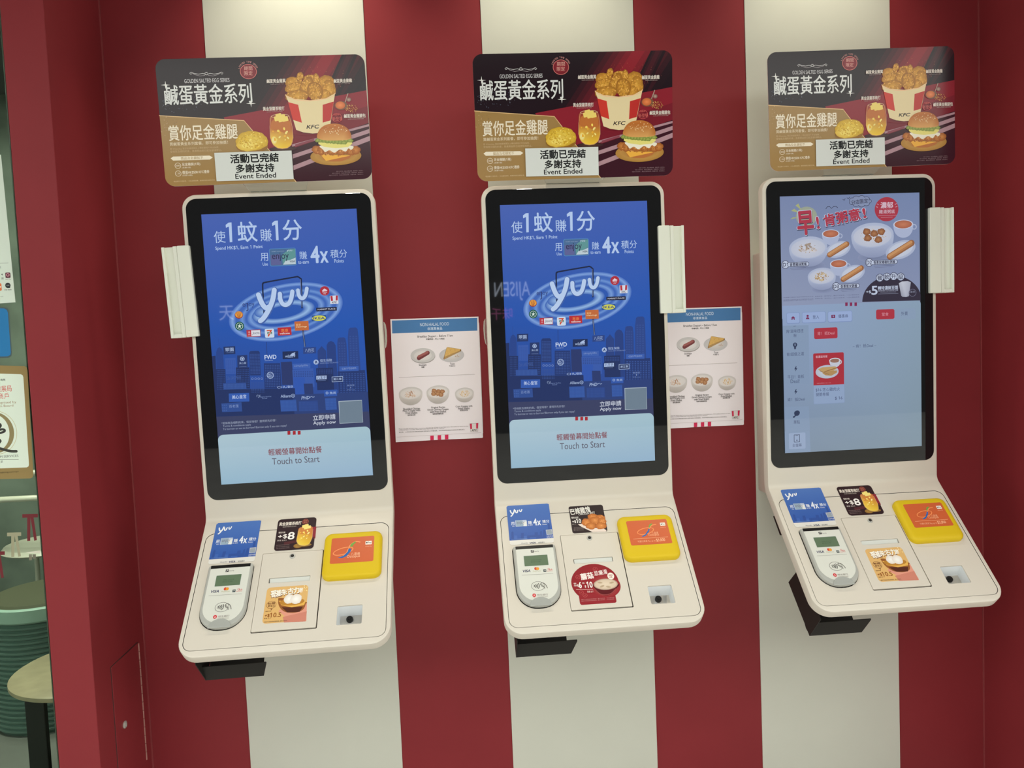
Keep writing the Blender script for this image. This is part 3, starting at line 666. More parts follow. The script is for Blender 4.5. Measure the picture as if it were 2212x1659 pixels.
('e',32.7,344.3,7.9,5.2,0,(132,144,176),(132,144,176)),
('e',46.7,340.6,7.9,5.2,0,(132,144,176),(132,144,176)),
('e',28.5,334.8,26.1,11,0,(132,144,176),(132,144,176)),
('t','分店限定！',28.8,334.2,52.3,12.7,(52,52,74),1,4,0),
('e',103.8,310.8,34.2,33.1,0,(168,54,70),(168,54,70)),
('t','濃郁',104.5,321.9,36.7,18,(214,190,204),2,0,0),
('t','雞湯粥底',104.9,304.4,45.9,11,(206,176,190),1,0,0),
('l',[(79.8,293.5),(133.3,294)],0.89,(200,150,164),0),
('l',[(87.3,288.4),(121,288.8)],0.89,(200,150,164),0),
('l',[(81,323.1),(76.5,326.7)],1.19,(210,180,196),0),
('l',[(78.8,316.8),(73.8,318.5)],1.19,(210,180,196),0),
('l',[(127.8,322.3),(132.6,325.9)],1.19,(210,180,196),0),
('l',[(129.5,315.9),(134.7,317.5)],1.19,(210,180,196),0),
('o',-29.9,241.9,6.6,6.9,3.9,4.4,0,(170,180,206),(170,180,206)),
('p',[(-81.9,249.5),(-81.6,241.5),(-80.4,235.8),(-78.5,231),(-75.8,226.8),(-72.4,223.5),(-68.6,220.9),(-64.3,219.1),(-59.8,218.1),(-55.2,217.9),(-50.7,218.6),(-46.4,220.2),(-42.5,222.5),(-39,225.7),(-36.2,229.6),(-34.1,234.3),(-32.7,240),(-32.2,247.9)],(170,180,208)),
('e',-57.1,248.7,24.9,11.4,0,(194,202,222),(194,202,222)),
('e',-57.1,248.7,21.8,9.9,0,(196,124,92),(168,98,74)),
('o',182.9,260.2,7.6,7.8,4.5,5,0,(170,180,206),(170,180,206)),
('p',[(122.8,268.7),(123.2,259.2),(124.6,252.4),(126.9,246.6),(130,241.7),(133.9,237.6),(138.3,234.5),(143.3,232.4),(148.5,231.2),(153.8,231.1),(159,231.9),(163.9,233.7),(168.5,236.5),(172.4,240.3),(175.7,245),(178.1,250.7),(179.6,257.4),(180.2,266.9)],(170,180,208)),
('e',151.4,267.8,28.7,12.9,0,(194,202,222),(194,202,222)),
('e',151.4,267.8,25.2,11.1,0,(196,124,92),(168,98,74)),
('o',-8.2,159.1,6.6,6.9,3.9,4.5,0,(170,180,206),(170,180,206)),
('p',[(-60.5,166.8),(-60.2,158.2),(-59,152),(-57,146.8),(-54.3,142.3),(-51,138.7),(-47.1,135.9),(-42.8,133.9),(-38.3,132.9),(-33.7,132.7),(-29.2,133.5),(-24.9,135.1),(-20.9,137.6),(-17.4,141),(-14.6,145.3),(-12.5,150.4),(-11.1,156.5),(-10.6,165.1)],(170,180,208)),
('e',-35.5,165.9,25,11.5,0,(194,202,222),(194,202,222)),
('e',-35.5,165.9,21.9,9.9,0,(196,124,92),(168,98,74)),
('e',-117.2,162.6,43.6,13.9,0,(112,122,152),(136,146,178)),
('p',[(-176,214.5),(-175.5,204.2),(-173.9,196),(-171.1,188.7),(-167.1,182.2),(-162.2,176.5),(-156.3,171.5),(-149.7,167.5),(-142.5,164.3),(-134.7,162),(-126.7,160.8),(-118.6,160.5),(-110.5,161.2),(-102.7,162.9),(-95.3,165.6),(-88.5,169.2),(-82.5,173.8),(-77.3,179.2),(-73.1,185.4),(-70,192.5),(-68.1,200.6),(-67.3,211)],[(178,188,212),(172,182,207),(166,176,203),(161,171,198),(156,166,195),(152,162,191),(148,158,188),(145,155,186),(142,152,184),(140,150,182),(140,150,182),(140,150,182),(140,150,182),(142,152,184),(145,155,186),(148,158,188),(152,162,191),(156,166,195),(161,171,198),(166,176,203),(172,182,207),(178,188,212)]),
('e',-121.7,212.8,54.3,30.7,2,(196,204,222),(170,180,206)),
('e',-121.8,210.3,48.9,25.8,2,(204,206,216),(186,192,210)),
('e',67.8,181.1,49,15.5,0,(112,122,152),(136,146,178)),
('p',[(1.4,242.8),(1.9,230.5),(3.8,220.9),(7.1,212.2),(11.5,204.6),(17.1,197.8),(23.7,192),(31.2,187.1),(39.4,183.4),(48,180.8),(57.1,179.3),(66.2,179),(75.3,179.9),(84,181.9),(92.3,185.1),(99.9,189.4),(106.7,194.8),(112.5,201.2),(117.2,208.6),(120.6,217.1),(122.7,226.6),(123.6,238.9)],[(178,188,212),(172,182,207),(166,176,203),(161,171,198),(156,166,195),(152,162,191),(148,158,188),(145,155,186),(142,152,184),(140,150,182),(140,150,182),(140,150,182),(140,150,182),(142,152,184),(145,155,186),(148,158,188),(152,162,191),(156,166,195),(161,171,198),(166,176,203),(172,182,207),(178,188,212)]),
('e',62.4,240.8,61.1,34.4,2,(196,204,222),(170,180,206)),
('e',62.3,238.1,55,28.9,2,(204,206,216),(186,192,210)),
('e',-81.2,97.2,32.1,10.3,0,(112,122,152),(136,146,178)),
('p',[(-124.6,135.2),(-124.3,127.5),(-123.1,121.5),(-121,116),(-118.1,111.2),(-114.4,106.9),(-110.1,103.2),(-105.2,100.2),(-99.9,97.8),(-94.2,96.2),(-88.2,95.2),(-82.3,95),(-76.3,95.5),(-70.6,96.8),(-65.1,98.7),(-60.1,101.4),(-55.7,104.8),(-51.9,108.8),(-48.8,113.4),(-46.5,118.7),(-45.1,124.7),(-44.6,132.4)],[(178,188,212),(172,182,207),(166,176,203),(161,171,198),(156,166,195),(152,162,191),(148,158,188),(145,155,186),(142,152,184),(140,150,182),(140,150,182),(140,150,182),(140,150,182),(142,152,184),(145,155,186),(148,158,188),(152,162,191),(156,166,195),(161,171,198),(166,176,203),(172,182,207),(178,188,212)]),
('e',-84.6,133.8,40,22.7,2,(196,204,222),(170,180,206)),
('e',-84.7,132,36,19.1,2,(204,206,216),(186,192,210)),
('l',[(-144,217.3),(-138.7,209.5)],5.32,(190,184,186),1),
('l',[(-121,220.3),(-113.3,213)],5.32,(160,146,138),1),
('l',[(-135.5,203.6),(-123.4,208.5)],5.32,(204,200,204),1),
('l',[(-111.2,210.4),(-99.2,204.8)],5.33,(190,184,186),1),
('l',[(-126.2,217),(-126.3,208.9)],5.32,(160,146,138),1),
('l',[(-118.7,205.3),(-104,202.1)],5.33,(204,200,204),1),
('l',[(-146.2,206.7),(-130.8,204.8)],5.32,(190,184,186),1),
('l',[(-129.9,219.7),(-116.3,223.3)],5.32,(160,146,138),1),
('n',-123.3,211.9,27.2,13.3,40,2.72,[(178,150,110),(150,120,90)],3),
('n',63.9,238.7,36.7,19.2,70,3.05,[(190,160,120),(206,190,170)],5),
('b',45.7,251,11,9.3,0,(176,124,84),(128,78,50),60,0.14),
('b',67,245.3,11,9.3,0,(176,124,84),(128,78,50),61,0.14),
('b',87.5,249.7,11,9.3,0,(176,124,84),(128,78,50),62,0.14),
('b',48.5,233.4,11,9.3,0,(176,124,84),(128,78,50),63,0.14),
('b',79,228.1,11,9.3,0,(176,124,84),(128,78,50),64,0.14),
('n',-85.3,132.7,20.6,12.2,110,3.03,[(186,156,104),(160,124,80),(204,180,130)],6),
('e',-36.8,205,36.4,21.5,16,(196,202,220),(168,178,204)),
('e',-36.8,205.6,29.9,16.8,16,(204,208,222),(190,198,216)),
('l',[(-61.4,191.2),(-12.1,218.9)],15.15,(150,100,66),1),
('l',[(-62.6,192.9),(-13.9,220.7)],8.08,(198,146,98),1),
('l',[(-59.6,189.4),(-11.6,216.6)],4.04,(178,124,80),1),
('e',142.8,197.9,44.3,24.6,16,(196,202,220),(168,178,204)),
('e',142.8,198.5,36.3,19.2,16,(204,208,222),(190,198,216)),
('l',[(111.4,180.3),(174.3,215.6)],17.99,(150,100,66),1),
('l',[(110.2,182.1),(172.4,217.4)],9.6,(198,146,98),1),
('l',[(113.2,178.5),(174.8,213.2)],4.8,(178,124,80),1),
('e',2.4,137.2,37.2,22.2,16,(196,202,220),(168,178,204)),
('e',2.4,137.8,30.5,17.3,16,(204,208,222),(190,198,216)),
('l',[(-23.6,122.6),(28.5,151.8)],15.23,(150,100,66),1),
('l',[(-24.8,124.4),(26.7,153.6)],8.12,(198,146,98),1),
('l',[(-21.8,120.7),(29.1,149.4)],4.06,(178,124,80),1),
('r',-156.6,168.4,72.4,12.2,6,0,(52,52,74)),
('e',-187.7,168.6,11.1,11.3,0,(52,52,74),(52,52,74)),
('r',-156.6,168.4,70,9.9,5.1,0,(190,200,222)),
('e',-187.7,168.6,9.6,9.9,0,(190,200,222),(190,200,222)),
('t','D1',-187.7,168.6,15,10.4,(52,52,74),2,0,0),
('t','香蔥雞絲粥餐',-151.2,168.2,48.3,9.3,(52,52,74),2,0,0),
('l',[(-174.9,158.2),(-129.6,159)],0.89,(90,96,126),0),
('l',[(-172,154.1),(-135.7,155.1)],0.89,(110,116,146),0),
('r',89.8,165.7,87.4,12.3,6.1,0,(52,52,74)),
('e',51.4,166.2,11.3,11.4,0,(52,52,74),(52,52,74)),
('r',89.8,165.7,85,10,5.2,0,(190,200,222)),
('e',51.4,166.2,9.8,9.9,0,(190,200,222),(190,200,222)),
('t','D2',51.4,166.2,15.3,10.5,(52,52,74),2,0,0),
('t','香蔥家鄉雞粒粥餐',95.3,165.6,62.9,9.4,(52,52,74),2,0,0),
('l',[(64.4,155.8),(124.3,156.1)],0.9,(90,96,126),0),
('l',[(67.4,151.6),(118.1,152.2)],0.9,(110,116,146),0),
('r',-13.4,103.5,72.9,12.3,6.1,0,(52,52,74)),
('e',-44.7,103.7,11.3,11.4,0,(52,52,74),(52,52,74)),
('r',-13.4,103.5,70.5,10,5.2,0,(190,200,222)),
('e',-44.7,103.7,9.7,9.9,0,(190,200,222),(190,200,222)),
('t','D3',-44.7,103.7,15.2,10.5,(52,52,74),2,0,0),
('t','香蔥粟米粥餐',-7.9,103.3,48.5,9.4,(52,52,74),2,0,0),
('l',[(-31.7,93.3),(13.8,94)],0.9,(90,96,126),0),
('l',[(-28.7,89.1),(7.6,90.1)],0.9,(110,116,146),0),
('p',[(30.1,58.1),(30.4,62.9),(31.5,70.2),(33.5,77.3),(36.4,84.2),(40.2,90.9),(44.8,97.1),(50.2,103),(56.2,108.3),(63,113.1),(70.3,117.3),(78.1,120.8),(86.4,123.7),(94.9,125.8),(103.7,127.2),(112.7,127.8),(121.6,127.7),(130.5,126.8),(139.3,125.1),(147.8,122.7),(155.9,119.6),(163.6,115.8),(170.8,111.3),(177.4,106.3),(183.3,100.7),(188.4,94.7),(192.8,88.2),(196.3,81.4),(199,74.3),(199.2,73.1),(199.2,55.8)],(52,46,62)),
('e',81.5,122.6,11.4,11.2,0,(52,52,74),(52,52,74)),
('e',81.5,122.6,9.8,9.7,0,(190,200,222),(190,200,222)),
('t','餐',81.5,122.6,14.7,14.1,(52,52,74),1,0,0),
('e',101.5,124.6,11.4,11.2,0,(52,52,74),(52,52,74)),
('e',101.5,124.6,9.8,9.7,0,(190,200,222),(190,200,222)),
('t','飲',101.5,124.6,14.8,14.1,(52,52,74),1,0,0),
('e',121.5,125.3,11.4,11.2,0,(52,52,74),(52,52,74)),
('e',121.5,125.3,9.8,9.7,0,(190,200,222),(190,200,222)),
('t','升',121.5,125.3,14.8,14.1,(52,52,74),1,0,0),
('e',141.8,123.4,11.4,11.2,0,(52,52,74),(52,52,74)),
('e',141.8,123.4,9.9,9.7,0,(190,200,222),(190,200,222)),
('t','級',141.8,123.4,14.8,14.1,(52,52,74),1,0,0),
('t','+$',48.4,84.8,14.4,8.8,(190,200,222),2,0,0),
('t','5',65.5,88.6,17.8,24.7,(190,200,222),3,0,0),
('t','轉特濃鮮豆漿',104.7,94.5,59.4,10.6,(190,200,222),2,0,0),
('t','優惠價於任何粥餐加購',104.8,87.1,57.9,5.3,(160,164,186),0,0,0),
('l',[(82,82.7),(128.1,82.1)],0.9,(130,134,156),0),
('l',[(75.8,78.2),(134.3,77.8)],0.9,(130,134,156),0),
('p',[(136.1,106),(145.4,110.4),(162.3,110.9),(171,107.1),(165.1,68.9),(157.3,66.9),(146.5,67.9),(142.8,71)],[(178,182,196),(196,200,212),(196,200,212),(170,174,190),(150,154,170),(176,180,196),(176,180,196),(150,154,170)]),
('o',175.7,78,11.1,10.6,9.6,9.1,0,(104,104,126),(104,104,126)),
('t','凍/熱',175.7,80.4,14.8,5.9,(140,144,166),0,0,0),
('t','*此優惠只適用於指定早餐時段及分店，數量有限，售完即止。圖片只供參考，一切以實物為準。',-87,78.4,219.4,2.6,(92,96,126),0,0,0),
('t','*此優惠只適用於指定早餐時段及分店，數量有限，售完即止。圖片只供參考，一切以實物為準。',-86.8,71.9,220.1,2.6,(92,96,126),0,0,0),
('t','*此優惠只適用於指定早餐時段及分店，數量有限，售完即止。圖片只供參考，一切以實物為準。',-154.4,69.2,84.4,2.6,(92,96,126),0,0,0),
('p',[(-199.2,-354.2),(199.2,-354.2),(199.2,46.8),(198.8,49.6),(197.5,52.1),(195.5,54.1),(193,55.4),(190.2,55.8),(-199.2,55.8)],[(126,144,166),(130,150,164),(138,160,182),(138,160,182),(138,160,182),(138,160,182),(138,160,182),(138,160,182),(144,164,200)]),
('p',[(-19.3,58.2),(-12.3,58.2),(-12.4,48.6),(-19.5,48.3)],(132,44,84)),
('p',[(-6.2,57.7),(0.9,57.7),(0.8,48.1),(-6.3,47.8)],(132,44,84)),
('p',[(7.3,57.2),(14.4,57.2),(14.3,47.6),(7.2,47.3)],(132,44,84)),
('r',-168.4,20.9,38.2,30.5,4.5,0,(128,148,190)),
('r',-168.7,21.4,35.7,27.7,4.1,0,(152,172,212)),
('r',-109.4,20.7,67.8,30.6,4.5,0,(128,148,190)),
('r',-109.7,21.2,65.3,27.8,4.2,0,(152,172,212)),
('r',-34.5,19.9,70.4,30.6,4.5,0,(128,148,190)),
('r',-34.8,20.4,67.8,27.9,4.2,0,(152,172,212)),
('p',[(-174.8,21.6),(-168.9,26.6),(-163.3,21.2),(-164.6,21.2),(-164.7,16),(-167.2,16.1),(-167.2,19.8),(-170.7,19.9),(-170.7,16.2),(-173.6,16.3),(-173.5,21.6)],(120,50,88)),
('e',-127.5,25.6,3.2,3.1,0,(120,50,88),(120,50,88)),
('p',[(-132.8,16.6),(-131.4,20.8),(-127.6,21.9),(-123.8,20.5),(-122.6,16.2)],(120,50,88)),
('r',-54.3,21.2,10.9,9.3,1.3,0,(120,50,88)),
('t','$',-54.3,21.2,3.9,5.6,(152,172,212),2,0,0),
('t','登入',-104.1,21.6,18.2,9.9,(74,84,116),0,0,0),
('t','優惠券',-25.8,21,28.6,9.9,(74,84,116),0,0,0),
('r',152.9,20.2,61.9,29.9,4.6,0,(138,158,184)),
('r',95.8,21.3,53.2,27.7,5.2,0,(172,52,66)),
('t','堂食',95.5,21.5,19.5,9.9,(216,150,164),0,0,0),
('t','外賣',151.3,21.2,19.5,10.6,(74,84,116),0,0,0),
('p',[(-199.2,1),(-125.4,-0.1),(-125.6,-162.5),(-199.2,-161.7)],(134,154,182)),
('p',[(-199.2,-224),(-128,-225.6),(-126.6,-294.1),(-196.1,-293.1)],(134,154,182)),
('p',[(-199.2,-292.9),(-127.3,-294.7),(-125.7,-354),(-197.2,-352.8),(-199.2,-316.6)],(134,154,182)),
('l',[(-168.8,-1.1),(-161.5,-0.8)],0.94,(74,84,116),0),
('t','肯!滋味扭扭',-164.9,-14.9,49.1,9.9,(74,84,116),0,0,0),
('t','粉',-164.4,-27,8.6,9.9,(74,84,116),0,0,0),
('t','肯!超值之選',-164.7,-78.4,49.5,9.9,(74,84,116),0,0,0),
('t','平日！肯抵',-164.5,-141.4,47.1,10,(74,84,116),0,0,0),
('t','Deal!',-166.9,-153.8,25.6,10,(74,84,116),0,0,0),
('t','肯！抵Deal',-164.4,-204.5,49.7,10,(74,84,116),0,0,0),
('t','單點',-164,-268,17.7,10,(74,84,116),0,0,0),
('e',-165,-52.9,6.1,6.2,0,(50,60,88),(50,60,88)),
('p',[(-168.3,-56.8),(-161.9,-57.1),(-163,-65.1),(-167.5,-64.9)],(50,60,88)),
('t','$',-165,-52.6,3.8,6.8,(146,166,196),2,0,0),
('p',[(-163.5,-112.2),(-168.5,-120.7),(-164.6,-120.3),(-166,-127.1),(-159.5,-118),(-163.3,-118.5),(-161.9,-112.9)],(50,60,88)),
('p',[(-164.7,-176),(-169.7,-184.5),(-165.8,-184.1),(-167.2,-190.9),(-160.6,-181.8),(-164.5,-182.3),(-163.1,-176.7)],(50,60,88)),
('b',-163,-243.3,8.4,7.5,30,(50,60,88),(50,60,88),3,0.04),
('l',[(-166.3,-248.2),(-170.9,-253)],3.49,(50,60,88),1),
('e',-172.2,-253.5,2.6,2.5,0,(50,60,88),(50,60,88)),
('r',-163.8,-321.1,47.7,45.3,3.2,0,(150,168,198)),
('r',-164.5,-314,17.1,21.7,1.6,0,(50,60,88)),
('r',-164.5,-314,14.5,19.2,1,0,(150,168,198)),
('e',-164.7,-319.2,1.6,1.6,0,(50,60,88),(50,60,88)),
('l',[(-168,-305.8),(-161,-305.9)],0.95,(50,60,88),0),
('t','全螢幕',-164.5,-333.1,27.4,8.8,(74,84,116),0,0,0),
('r',-76.6,-24.4,67.1,30.4,4.5,0,(172,52,66)),
('t','肯！抵Deal',-76.3,-24.4,48.5,9.9,(218,150,162),0,0,0),
('t','– 肯！抵Deal –',34.2,-63.8,68,9.4,(74,84,116),0,0,0),
('r',-69.8,-151,89.6,140.5,3.2,0,(134,154,186)),
('r',-69.8,-150.7,87.7,138,2.9,0,(144,164,196)),
('r',-69.9,-100,88.2,41.4,3.9,0,(170,48,60)),
('p',[(-113.5,-93.9),(-25.7,-95.2),(-26.1,-168.4),(-114.2,-168.1)],(170,48,60)),
('t','香濃滋味餐',-90,-89,34.1,6.8,(214,170,182),1,0,0),
('p',[(-67.7,-100.3),(-67.5,-105.3),(-66.7,-108.9),(-65.5,-111.9),(-63.7,-114.5),(-61.5,-116.7),(-59,-118.3),(-56.3,-119.5),(-53.4,-120.2),(-50.4,-120.3),(-47.5,-119.9),(-44.7,-119),(-42.1,-117.5),(-39.9,-115.6),(-38.1,-113.1),(-36.7,-110.2),(-35.8,-106.6),(-35.5,-101.7)],(196,200,212)),
('e',-51.9,-101.3,16.1,7.5,0,(206,210,222),(206,210,222)),
('e',-51.9,-101.9,13.5,5.6,0,(150,112,96),(150,112,96)),
('o',-36.5,-106,4.5,6.2,2.6,4.1,0,(196,200,212),(196,200,212)),
('e',-74.6,-131.5,33.2,18.7,0,(206,208,216),(180,186,202)),
('p',[(-101.2,-124),(-88.3,-118.7),(-49.6,-117.9),(-47.1,-124.3),(-69.2,-137.6),(-85.3,-135.7)],(190,156,104)),
('p',[(-88.5,-135.5),(-69.1,-129.5),(-45.9,-129.3),(-46.6,-135.5),(-62.9,-143.5),(-79,-141.6)],(178,140,90)),
('l',[(-82,-131.4),(-47.1,-121.8)],2.22,(146,106,70),1),
('l',[(-94.8,-128.4),(-69.3,-139.5)],1.9,(150,116,84),1),
('t','早餐供應時段 7:00-11:00',-84.8,-162.9,40.6,3.1,(206,140,150),0,0,0),
('t','$16 芝心雞肉火',-73.3,-181.2,69.4,10.6,(74,84,116),0,0,0),
('t','腿脆卷餐',-89.1,-193.9,38.1,10,(74,84,116),0,0,0),
('t','$ 16',-42.4,-207.1,21.7,9.4,(74,84,116),0,0,0)
],
'poster': [
('p',[(-126.4,177.7),(127.3,177.4),(127.6,-175.6),(-126.1,-178.8)],(236,228,234)),
('p',[(-122.3,174),(123.7,173.6),(122.8,136.6),(-122.7,137)],(72,122,178)),
('t','NON-HALAL FOOD',-0.5,159.3,83.5,9.3,(214,226,240),0,0,0),
('t','非清真食品',0,146.9,42.7,8.3,(206,220,238),1,0,0),
('t','Breakfast Daypart – Before 11am',-0.1,124.4,101.6,8.3,(52,44,46),1,0,0),
('t','早餐時段 - 早上11時前',0,116.6,53.3,5.2,(52,44,46),2,0,0),
('e',-37.3,68.3,35.2,21.2,0,(150,144,142),(150,144,142)),
('e',-37.7,70.4,35.2,21.2,0,(214,208,208),(198,194,196)),
('e',-37.7,69.9,25.7,14.5,0,(228,222,222),(212,207,208)),
('l',[(-49.5,63.1),(-23.4,77.5)],11.86,(118,56,60),1),
('l',[(-49.7,67.8),(-24.4,79.1)],6.7,(160,92,90),1),
('e',45.5,68.1,36.2,20.7,0,(208,204,206),(194,190,194)),
('e',45.5,67.8,26.9,14,0,(220,214,214),(200,194,194)),
('p',[(31.8,90.7),(35.7,91.8),(73.6,84.5),(73.8,79),(22.4,55.8),(21.5,59.5)],(132,96,60)),
('p',[(32.6,91.7),(72.8,84.5),(68.7,79.8),(24.3,63.5)],(214,172,100)),
('n',45.2,77.1,15.5,9.3,26,2.07,[(190,146,80),(226,188,124)],2),
('p',[(24.3,63),(69.2,79.2),(72.5,78),(22.4,56.3)],(176,140,92)),
('n',62.3,66,7.8,3.6,10,2.07,[(176,140,110)],3),
('t','Sausage',-39.2,42.5,21.9,6.7,(52,44,46),1,0,0),
('t','香腸',-39,36.5,8.5,4.1,(52,44,46),2,0,0),
('t','Toast',46.4,43.1,13.7,5.7,(52,44,46),1,0,0),
('t','牛油多士',46.2,36.9,17.6,4.2,(52,44,46),2,0,0),
('l',[(-109.3,9.4),(110.4,10)],0.77,(150,140,140),0),
('p',[(-111.2,-36.2),(-111.2,-43.1),(-110.4,-48.6),(-108.8,-53.4),(-106.5,-57.8),(-103.6,-61.7),(-100.1,-65),(-96,-67.7),(-91.6,-69.9),(-86.8,-71.5),(-81.8,-72.4),(-76.8,-72.6),(-71.7,-72.2),(-66.8,-71.1),(-62.1,-69.4),(-57.8,-67),(-53.9,-64),(-50.5,-60.5),(-47.7,-56.4),(-45.6,-51.6),(-44.1,-46.3),(-43.4,-39.4)],[(214,206,204),(208,200,198),(202,194,192),(197,189,187),(192,184,182),(188,180,178),(184,176,174),(181,173,171),(178,170,168),(176,168,166),(176,168,166),(176,168,166),(176,168,166),(178,170,168),(181,173,171),(184,176,174),(188,180,178),(192,184,182),(197,189,187),(202,194,192),(208,200,198),(214,206,204)]),
('e',-77.3,-37.8,33.9,18.2,2,(224,218,218),(204,198,198)),
('e',-77.4,-39.4,29.2,14.9,2,(230,222,222),(218,212,212)),
('p',[(-31.5,-35.3),(-31.5,-42.2),(-30.7,-47.7),(-29.2,-52.5),(-27,-56.9),(-24.1,-60.8),(-20.7,-64.1),(-16.7,-66.9),(-12.4,-69),(-7.8,-70.6),(-2.9,-71.5),(2,-71.7),(7,-71.3),(11.8,-70.2),(16.3,-68.5),(20.6,-66.1),(24.4,-63.1),(27.6,-59.5),(30.4,-55.4),(32.4,-50.7),(33.8,-45.3),(34.6,-38.4)],[(214,206,204),(208,200,198),(202,194,192),(197,189,187),(192,184,182),(188,180,178),(184,176,174),(181,173,171),(178,170,168),(176,168,166),(176,168,166),(176,168,166),(176,168,166),(178,170,168),(181,173,171),(184,176,174),(188,180,178),(192,184,182),(197,189,187),(202,194,192),(208,200,198),(214,206,204)]),
('e',1.5,-36.8,33.1,18.7,2,(224,218,218),(204,198,198)),
('e',1.4,-38.4,28.5,15.4,2,(230,222,222),(218,212,212)),
('p',[(51,-42.3),(51,-47.7),(51.7,-51.9),(52.9,-55.8),(54.8,-59.2),(57.2,-62.2),(60,-64.8),(63.3,-66.9),(66.9,-68.6),(70.7,-69.8),(74.7,-70.5),(78.8,-70.7),(82.8,-70.4),(86.8,-69.6),(90.6,-68.2),(94,-66.4),(97.1,-64.1),(99.8,-61.3),(102.1,-58.1),(103.7,-54.4),(104.9,-50.2),(105.5,-44.9)],[(214,206,204),(208,200,198),(202,194,192),(197,189,187),(192,184,182),(188,180,178),(184,176,174),(181,173,171),(178,170,168),(176,168,166),(176,168,166),(176,168,166),(176,168,166),(178,170,168),(181,173,171),(184,176,174),(188,180,178),(192,184,182),(197,189,187),(202,194,192),(208,200,198),(214,206,204)]),
('e',78.2,-43.6,27.3,16.2,2,(224,218,218),(204,198,198)),
('e',78.1,-45.2,23.5,13.3,2,(230,222,222),(218,212,212)),
('l',[(-90.5,-34.9),(-87.5,-43.8)],3.36,(224,206,196),1),
('l',[(-75.7,-32.3),(-71,-40.6)],3.36,(186,148,126),1),
('l',[(-84.4,-48.8),(-78.8,-41)],3.36,(214,190,172),1),
('l',[(-71.3,-39.8),(-63.8,-46.1)],3.36,(224,206,196),1),
('l',[(-79.3,-35.2),(-78.1,-44.4)],3.36,(186,148,126),1),
('l',[(-75,-43.6),(-65.5,-47.2)],3.36,(214,190,172),1),
('l',[(-84.9,-39.6),(-90.5,-47.5)],3.36,(224,206,196),1),
('b',-9.5,-33.5,7,6.2,0,(196,150,110),(150,96,60),80,0.14),
('b',2.8,-35.9,7,6.2,0,(196,150,110),(150,96,60),81,0.14),
('b',14.5,-36.4,7,6.2,0,(196,150,110),(150,96,60),82,0.14),
('b',-11,-42,7,6.2,0,(196,150,110),(150,96,60),83,0.14),
('b',10.1,-45.6,7,6.3,0,(196,150,110),(150,96,60),84,0.14),
('b',1.2,-41.8,7,6.2,0,(196,150,110),(150,96,60),85,0.14),
('n',0.5,-40.4,20.7,12,40,1.81,[(214,176,140),(190,140,100)],6),
('n',78.2,-44.1,15.1,9.4,90,2.08,[(214,176,110),(190,146,84),(230,200,150)],7),
('n',-78.7,-39.8,18,9.9,30,1.8,[(186,140,110)],8),
('t','Shredded Chicken',-76.5,-83.1,48.9,6.2,(52,44,46),1,0,0),
('t','Meat Congee with',-76.9,-89.1,50.2,6.2,(52,44,46),1,0,0),
('t','Fried Shallot',-77.2,-94.8,33.5,6.3,(52,44,46),1,0,0),
('t','香蔥雞絲粥',-77.6,-101.3,22.7,4.2,(52,44,46),1,0,0),
('t','Original Recipe',0.3,-82.4,40.9,6.3,(52,44,46),1,0,0),
('t','Diced Chicken Congee',-0.1,-88.7,60.6,6.3,(52,44,46),1,0,0),
('t','with Fried Shallot',-0.4,-94.4,46.6,6.3,(52,44,46),1,0,0),
('t','香蔥家鄉雞粒粥',-0.8,-100.9,31.6,4.2,(52,44,46),1,0,0),
('t','Corn Congee with',75.6,-82.4,48.4,6.3,(52,44,46),1,0,0),
('t','Fried Shallot',75.3,-88.2,33.3,6.3,(52,44,46),1,0,0),
('t','香蔥粟米粥',75,-93.9,22.4,4.2,(52,44,46),1,0,0),
('t','Please note that the above items are not an exhaustive list of Halal or non-Halal items. All breakfast products are also',-14.8,-140.8,201.2,3.4,(90,80,82),0,0,0),
('t','considered Halal or non-Halal. Please refer to the Halal-friendly menu for reference.',-49.6,-144,131.5,3.4,(90,80,82),0,0,0),
('t','請注意，上述食品並非清真食品或非清真食品之完整清單。所有早餐時段產品亦被視為非清真食品。',-19.8,-150.2,192.1,3.4,(90,80,82),0,0,0),
('p',[(90.6,-133.8),(115.2,-132.9),(112.9,-157.2),(92,-157.5)],(222,214,214)),
('p',[(90.6,-133.8),(96.4,-133.5),(96.6,-149.3),(91.6,-149.6)],(206,40,80)),
('p',[(108.9,-133.1),(115.2,-132.9),(113.9,-148.6),(108.6,-148.9)],(206,40,80)),
('l',[(90.6,-133.8),(115.2,-132.9),(112.9,-157.2),(92,-157.5),(90.6,-133.8)],0.52,(60,50,54),0),
('t','KFC',102.9,-153.3,14.1,5.8,(30,24,28),3,0,1),
('l',[(-121.9,-163.8),(122.4,-161.2)],0.52,(170,160,160),0),
('p',[(-25.8,-164.1),(-15.6,-163.8),(-16.1,-177.1),(-26,-177.4)],(208,38,82)),
('p',[(-4.5,-163.6),(5.7,-163.3),(5.2,-176.7),(-4.7,-177)],(208,38,82)),
('p',[(16.6,-163.4),(26.8,-163.1),(26.3,-176.5),(16.4,-176.7)],(208,38,82))
],
'card_yuu': [
('r',0,0,116,124,6,0,(222,218,212)),
('p',[(-58,-48),(58,-48),(58,60),(54,62),(-54,62),(-58,58)],[(52,88,166),(50,86,166),(78,114,184),(80,116,186),(80,116,186),(78,114,184)]),
('p',[(-53.1,-45.6),(-51.2,-22.9),(-48.1,-19.8),(-45.6,-23.3),(-46.7,-46.1)],(52,82,154)),
('p',[(-27.8,-44.2),(-26.2,-27),(-18.6,-26.8),(-19.7,-44.8)],(52,82,154)),
('p',[(-11,-43.8),(-10.2,-35.7),(9.6,-35.4),(10.4,-27.3),(18.9,-27.2),(18.5,-36.1),(23.5,-36.4),(24.7,-26),(29.2,-23.6),(29.4,-46.7)],(52,82,154)),
